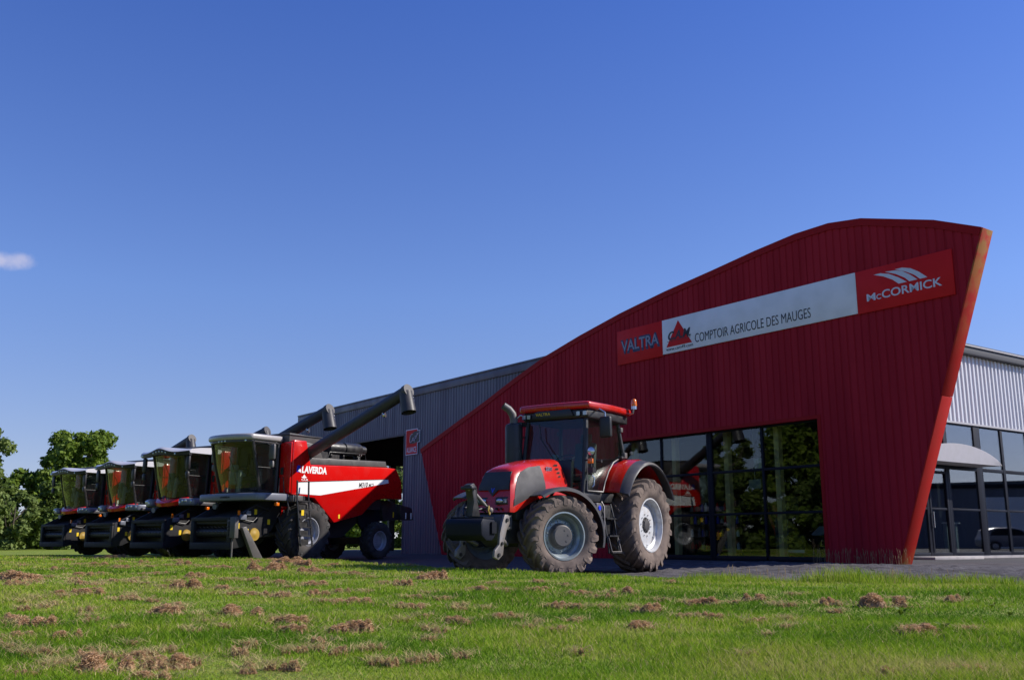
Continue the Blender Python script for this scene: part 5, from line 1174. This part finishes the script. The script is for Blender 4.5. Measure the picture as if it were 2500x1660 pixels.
def pnoise(x, y, f, ph=0.0):
    return .5+.25*(np.sin(x*f+ph+1.7*np.sin(y*f*.7+ph)) + np.sin(y*f*1.13+2*ph+1.3*np.sin(x*f*.83-ph)))
def blades(name, X, Y, Z, hgt, wid, tint, g, bend=.5):
    """one mesh of two-segment blades; arrays per blade"""
    n = len(X); a = g.random(n)*2*np.pi; ux, uy = np.cos(a), np.sin(a)
    la = g.random(n)*2*np.pi; lb = hgt*bend*(.2+.9*g.random(n)); lx, ly = np.cos(la)*lb, np.sin(la)*lb
    B = np.stack([X, Y, Z], 1); U = np.stack([ux*wid/2, uy*wid/2, np.zeros(n)], 1)
    mid = B + np.stack([lx*.35, ly*.35, hgt*.6], 1); tip = B + np.stack([lx, ly, hgt], 1)
    P = np.stack([B-U, B+U, mid+U*.75, tip+U*.15, tip-U*.15, mid-U*.75], 1)   # 6 verts
    me = bpy.data.meshes.new(name)
    me.vertices.add(6*n); me.vertices.foreach_set('co', P.reshape(-1).astype(np.float32))
    idx = (np.arange(n)[:, None]*6 + np.array([0, 1, 2, 5, 5, 2, 3, 4])[None]).reshape(-1).astype(np.int32)
    me.loops.add(8*n); me.loops.foreach_set('vertex_index', idx)
    me.polygons.add(2*n); me.polygons.foreach_set('loop_start', np.arange(0, 8*n, 4, dtype=np.int32)); me.update(calc_edges=True)
    at = me.attributes.new('tint', 'FLOAT', 'FACE'); at.data.foreach_set('value', np.repeat(tint, 2).astype(np.float32))
    me.materials.append(M['blade']); o = bpy.data.objects.new(name, me); COL.objects.link(o); return o
g = np.random.default_rng(5)
N = 560000
# density follows distance so that near grass is dense and far grass is sparser but broader
u = g.random(N); y0_, y1_ = 3.2, 46.0
Yb = 1/(1/y0_ + u*(1/y1_-1/y0_)); Yb = np.where(g.random(N) < .35, y0_+(y1_-y0_)*g.random(N)**1.6, Yb)
Xb = (g.random(N)*2-1)*(Yb*.58+1.6)
ok = Yb < edge_y(Xb) - .02*g.random(N) + .10*g.random(N)**3
Xb, Yb = Xb[ok], Yb[ok]; n = len(Xb)
patch = pnoise(Xb, Yb, 1.1, .4)*.6 + pnoise(Xb, Yb, 3.7, 2.)*.4
dry = pnoise(Xb, Yb, .55, 3.1)*.5 + pnoise(Xb, Yb, 2.3, 5.)*.5
far = np.clip((Yb-6)/22, 0, 1)
hgt = (.020+.030*g.random(n))*(.35+1.3*patch)*(1+.35*far); wid = np.maximum(.0032, .00075*Yb)*(.7+.7*g.random(n))
fine = pnoise(Xb, Yb, 6.3, 1.)*pnoise(Xb, Yb, 9.1, 4.); tint = np.clip(.03+.42*g.random(n)+.85*(dry-.42)+.35*(fine-.25)+.18*far, 0, .78); st = g.random(n) < (.05+.13*np.clip(dry-.35, 0, 1)+.05*far); tint[st] = .75+.25*g.random(st.sum())
gb = blades('grass', Xb, Yb, lawn_z(Xb, Yb)-.008, hgt, wid, tint, g, 1.1); tag(gb, kind='stuff')
# unmown rank grass on the right-hand edge of the lawn and seed stalks before the wall
n = 15000; Xt = 2.6+g.random(n)*7.5; Yt = edge_y(Xt)-.02-1.5*g.random(n)**1.5+.15*g.random(n)
pk = pnoise(Xt, Yt, 2.6, 1.)*np.exp(-((Xt-5.2)/2.0)**2)+.30*pnoise(Xt, Yt, 3.3, 4.)
k = g.random(n) < pk*1.6; Xt, Yt, pk = Xt[k], Yt[k], pk[k]; n = len(Xt)
tg = blades('tall_grass', Xt, Yt, lawn_z(Xt, Yt)-.01, (.06+.14*g.random(n))*(.4+pk), .009*(.6+.7*g.random(n)), np.clip(.25+.5*g.random(n), 0, 1), g, .55); tag(tg, kind='stuff')
def stalks(name, X, Y, Z, h, seed):
    gg = random.Random(seed); b = MB()
    for x, y, z in zip(X, Y, Z):
        hh = h*gg.uniform(.5, 1.15); dx, dy = gg.uniform(-.12, .12)*hh, gg.uniform(-.12, .12)*hh
        b.tube([(x, y, z), (x+dx*.4, y+dy*.4, z+hh*.6), (x+dx, y+dy, z+hh*.86), (x+dx*1.4, y+dy*1.4, z+hh)], [.0022, .002, .0042, .001], n=4)
    o = b.build(name, M['straw'], None); return tag(o, kind='stuff')
def straw_mat(name):
    m = mat(name, (0.40, 0.29, 0.16), 0.8, col2=(0.22, 0.145, 0.075), scale=14, amt=1.0, spec=.2, lo=.35, hi=.65); return m
M['straw'] = straw_mat('straw')
xs_ = 3.4+3.4*g.random(110); ys_ = edge_y(xs_)+.5*g.random(110)-.7; stalks('seed_stalks', xs_, ys_, np.maximum(lawn_z(xs_, ys_), .0), .24, 3)
sw = g.random(110)*3.2-.5; ow = .1+.35*g.random(110)
pw = [on_wall(s_, 0, o_) for s_, o_ in zip(sw, ow)]; stalks('weeds', [p.x for p in pw], [p.y for p in pw], [p.z for p in pw], .36, 4)
# a few broad-leaved weeds near the right-hand side
def weed(loc, s_, seed, label):
    gg = random.Random(seed); P = []
    for k in range(16):
        a = k*2.4+gg.uniform(-.3, .3); l = s_*gg.uniform(.5, 1.0); el = gg.uniform(.25, 1.0); d_ = np.array([math.cos(a)*math.cos(el), math.sin(a)*math.cos(el), math.sin(el)]); sd_ = np.array([-math.sin(a), math.cos(a), 0])*l*.16
        P.append([np.zeros(3), d_*l*.55-sd_+[0, 0, .01], d_*l+[0, 0, -l*.15], d_*l*.55+sd_+[0, 0, .01]])
    me = quads_mesh('weed_plant', np.array(P), np.array([gg.random() for _ in P]), M['leaf_oak']); o = bpy.data.objects.new('weed_plant', me); COL.objects.link(o); o.location = loc
    return tag(o, label, 'weed', 'broad-leaved weeds in the lawn')
def lawn_at(px, py):
    """point of the lawn under a photo pixel (2500 wide)"""
    u_ = (px*1024/2500-512)/973; v_ = (339.5-py*1024/2500)/973
    dvec = Vector((u_, math.cos(PITCH)-v_*math.sin(PITCH), math.sin(PITCH)+v_*math.cos(PITCH))); z = .12
    for _ in range(6):
        t_ = (z-CAM_H)/dvec.z; x, y = dvec.x*t_, dvec.y*t_; z = float(lawn_z(x, y))
    return x, y, z
for i, (px, py) in enumerate([(2390, 1470), (2420, 1482), (2200, 1500), (2100, 1512), (2465, 1505), (2300, 1540), (2440, 1590), (1880, 1580), (2360, 1455), (2035, 1535)]):
    x, y, z = lawn_at(px, py); weed((x, y, z), .055+.02*(i % 3), i, 'broad-leaved green weed standing in the lawn on the right')

# ------------------------------------------------------------------ clumps of dried mowings
def hay_mesh(seed):
    """loose raked cuttings: ragged little heaps strung along a crooked line, with stems lying over one another"""
    g_ = np.random.default_rng(seed); nl = int(g_.integers(4, 8)); t = np.sort(g_.uniform(-.42, .42, nl)); t[0], t[-1] = -.40, .40
    cx = np.stack([t, .13*np.sin(t*5+g_.uniform(0, 6))+g_.normal(size=nl)*.04], 1); cr = g_.uniform(.15, .27, nl); ch = .30*g_.uniform(.45, 1.0, nl)
    ph = g_.uniform(0, 6, 4)
    def hgt_(x, y):
        h = np.zeros_like(x)
        for (a, b_), r_, q_ in zip(cx, cr, ch):
            rr = np.sqrt((x-a)**2+((y-b_)*1.25)**2)/r_; rr = rr*(1+.22*np.sin(9*np.arctan2(y-b_, x-a)*.5+ph[0])+.15*np.sin(21*x+ph[1])*np.sin(17*y+ph[2])); h = np.maximum(h, q_*np.sqrt(np.clip(1-rr**2.0, 0, 1)))
        return h
    n = 1500; k = g_.integers(0, nl, n); x = cx[k, 0]+g_.normal(size=n)*cr[k]*.62; y = cx[k, 1]+g_.normal(size=n)*cr[k]*.55; h = hgt_(x, y)
    z = h*(.55+.65*g_.random(n))+.012; a = g_.random(n)*2*np.pi; L_ = .05+.13*g_.random(n)**1.5; tilt = g_.normal(size=n)*.38
    d_ = np.stack([np.cos(a)*np.cos(tilt), np.sin(a)*np.cos(tilt), np.sin(tilt)], 1)*L_[:, None]/2
    s_ = np.cross(d_, g_.normal(size=(n, 3))); s_ = s_/np.linalg.norm(s_, axis=1)[:, None]*(.005+.007*g_.random(n))[:, None]
    c = np.stack([x, y, z], 1); P = np.stack([c-d_-s_*.6, c-s_+[0, 0, .008], c+d_-s_*.2, c+s_+[0, 0, .01]], 1)
    me = quads_mesh('dry_grass_clump', P, np.clip(g_.random(n)*.8+.25*(z/.3), 0, 1), M['hay'])
    bm = bmesh.new(); bm.from_mesh(me); lay = bm.faces.layers.float.get('tint')
    gx_, gy_ = np.meshgrid(np.linspace(-.62, .62, 38), np.linspace(-.40, .40, 26)); H0 = hgt_(gx_, gy_); H_ = H0*.8*(.55+.6*g_.random(gx_.shape)); H_[H0 < .012] = -.04
    vs = [[bm.verts.new((gx_[i, j]+g_.normal()*.006, gy_[i, j]+g_.normal()*.006, H_[i, j])) for j in range(38)] for i in range(26)]
    for i in range(25):
        for j in range(37):
            if max(H_[i, j], H_[i+1, j], H_[i, j+1], H_[i+1, j+1]) > 0:
                f = bm.faces.new((vs[i][j], vs[i][j+1], vs[i+1][j+1], vs[i+1][j])); f[lay] = .1+.5*g_.random()
    bm.to_mesh(me); bm.free(); return me
def hay_mat():
    m = leaf_mat('hay', (0.26, 0.135, 0.06), (0.72, 0.48, 0.27)); return m
M['hay'] = hay_mat()
HM = [hay_mesh(50+i) for i in range(9)]
HL = [(490,112,80),(290,125,50),(450,150,80),(545,157,40),(265,168,60),(390,195,90),(225,203,30),(90,215,150),(75,240,80),(380,235,60),(440,243,40),(515,222,60),(300,285,90),(420,285,110),(175,303,30),(105,320,40),(245,328,60),(610,305,70),(705,315,50),(740,190,60),(675,190,50),(850,145,60),(910,150,40),(985,155,60),(1040,160,50),(900,203,80),(1035,215,40),(1080,215,30),(1165,220,60),(1285,232,60),(860,255,120),(770,250,60),(1025,262,80),(1080,283,60),(1185,285,90),(1295,300,80),(1230,170,150),(1440,185,110),(1540,188,60),(1635,190,50),(1445,240,100),(1465,290,90),(1580,272,60),(1490,320,40),(1620,325,150),(1770,232,40),(1860,238,80),(1995,212,130),(1905,298,70),(1895,345,110),(1950,390,70),(2110,415,110),(1970,445,50),(2205,263,90),(2280,238,60),(2320,395,100),(800,340,80),(760,375,130),(910,385,60),(945,415,60),(1110,385,180),(1040,440,60),(1330,415,150),(1345,455,120),(1620,455,170),(1470,510,80),(1155,530,60),(1385,550,60),(1730,545,60),(1675,548,40),(60,410,120),(170,440,150),(60,490,140),(310,490,110),(115,570,50),(220,565,70),(380,590,90),(610,580,110),(115,655,80),(480,640,220),(770,625,180),(700,672,150),(1145,645,60),(1975,590,80),(1320,135,120),(1400,150,90),(1530,150,60),(745,102,35),(560,108,40),(820,128,40),(660,135,40),(1120,190,40),(1340,250,40),(1700,205,40),(330,225,30),(620,215,40)]
HR = [(120,230,50),(115,262,90),(320,283,100),(510,278,100),(455,300,50),(735,230,50),(290,345,70),(200,343,80),(415,343,60),(625,365,110),(585,440,120),(285,410,60),(215,455,60),(75,440,50),(115,420,30),(20,395,50),(820,390,90),(925,395,80),(1120,410,90),(1265,440,50),(1270,400,40),(800,320,50),(880,330,110),(1120,310,90),(1020,325,40),(1210,330,50),(1275,335,70),(1470,330,80),(1490,365,50),(1710,338,180),(1785,308,50),(2035,312,80),(1880,468,170),(1850,450,50),(2110,455,50),(310,560,40),(1740,662,100),(2095,648,120),(1080,575,50),(1180,480,30),(680,312,50),(1300,287,40),(560,345,30),(240,245,40),(380,300,40)]
LB = {(480,640): 'largest brown clump of dried mowings, near the lower left of the lawn', (770,625): 'big clump of dried mowings next to the largest one, at the bottom of the lawn', (1710,338): 'long dark clump of dried mowings below the leaning end of the wall', (1880,468): 'ragged arched clump of dried mowings low on the right of the lawn', (2095,648): 'brown clump of dried mowings at the bottom right of the lawn', (585,440): 'flat topped clump of dried mowings casting a dark shadow to its left'}
gg = random.Random(4)
HX = []
while len(HX) < 95:
    zx, zy = gg.uniform(0, 2362), 120+520*gg.random()**1.7
    if gg.random() < .35+.65*(1-zx/2362): HX.append((zx, zy, gg.uniform(22, 48)*(.7+zy/600)))
HPOS = []
for lst, x_off, y_off in ((HL, 0, 0), (HR, 1250, 0), (HX, 0, 0)):
    for (zx, zy, zw) in lst:
        px, py = x_off+zx/1.8896, 1300+zy/1.8896; x, y, z = lawn_at(px, py+2)
        if y > float(edge_y(x))-.15: continue
        width = zw/1.8896/2427*y
        o = bpy.data.objects.new('dry_grass_clump', HM[gg.randrange(9)]); COL.objects.link(o)
        HPOS.append((x, y, width)); s_ = width*1.05; o.location = (x, y, z+.004); o.rotation_euler = (0, 0, gg.choice((0, math.pi))+gg.uniform(-.5, .5)); o.scale = (s_, s_*1.2, (min(.23*width, .12)+.015)/.30*gg.uniform(.7, 1.3))
        tag(o, LB.get((zx, zy), 'small brown clump of dried grass cuttings lying on the mown lawn'), 'grass clump', 'clumps of dried grass cuttings scattered on the lawn')
# loose stems strewn round the clumps, thinning out into the turf
hx, hy, hz, ht = [], [], [], []
for (x, y, w_) in HPOS:
    m_ = int(60+160*min(w_, .6)); r_ = w_*(.35+.55*np.abs(g.normal(size=m_))); a_ = g.random(m_)*2*np.pi
    hx.append(x+r_*np.cos(a_)*1.2); hy.append(y+r_*np.sin(a_))
hx, hy = np.concatenate(hx), np.concatenate(hy); k = hy < edge_y(hx)-.05; hx, hy = hx[k], hy[k]; n = len(hx)
ls = blades('loose_straw', hx, hy, lawn_z(hx, hy)+.012+.02*g.random(n), .012+.022*g.random(n), np.maximum(.0035, .0009*hy), .82+.18*g.random(n), g, 3.2); tag(ls, kind='stuff')
# scattered stones on the gravel
for i in range(26):
    x = gg.uniform(3.4, 14); y = gg.uniform(float(edge_y(x))+.3, 21)
    if x*.806+y*.592 > 21.3: continue
    b = MB(); r_ = gg.uniform(.02, .07); b.ball((0, 0, r_*.3), r_, 7, (1.2, .9, .6)); bmv = [(v[0]+gg.uniform(-.2, .2)*r_, v[1]+gg.uniform(-.2, .2)*r_, v[2]+gg.uniform(-.15, .15)*r_) for v in b.v]; b.v = bmv
    o = b.build('stone', M['gravel'], ang=20); o.location = (x, y, float(tar_z(x, y))+.01); tag(o, 'dark loose stone lying on the sunlit gravel', 'stone', 'loose stones on the gravel')
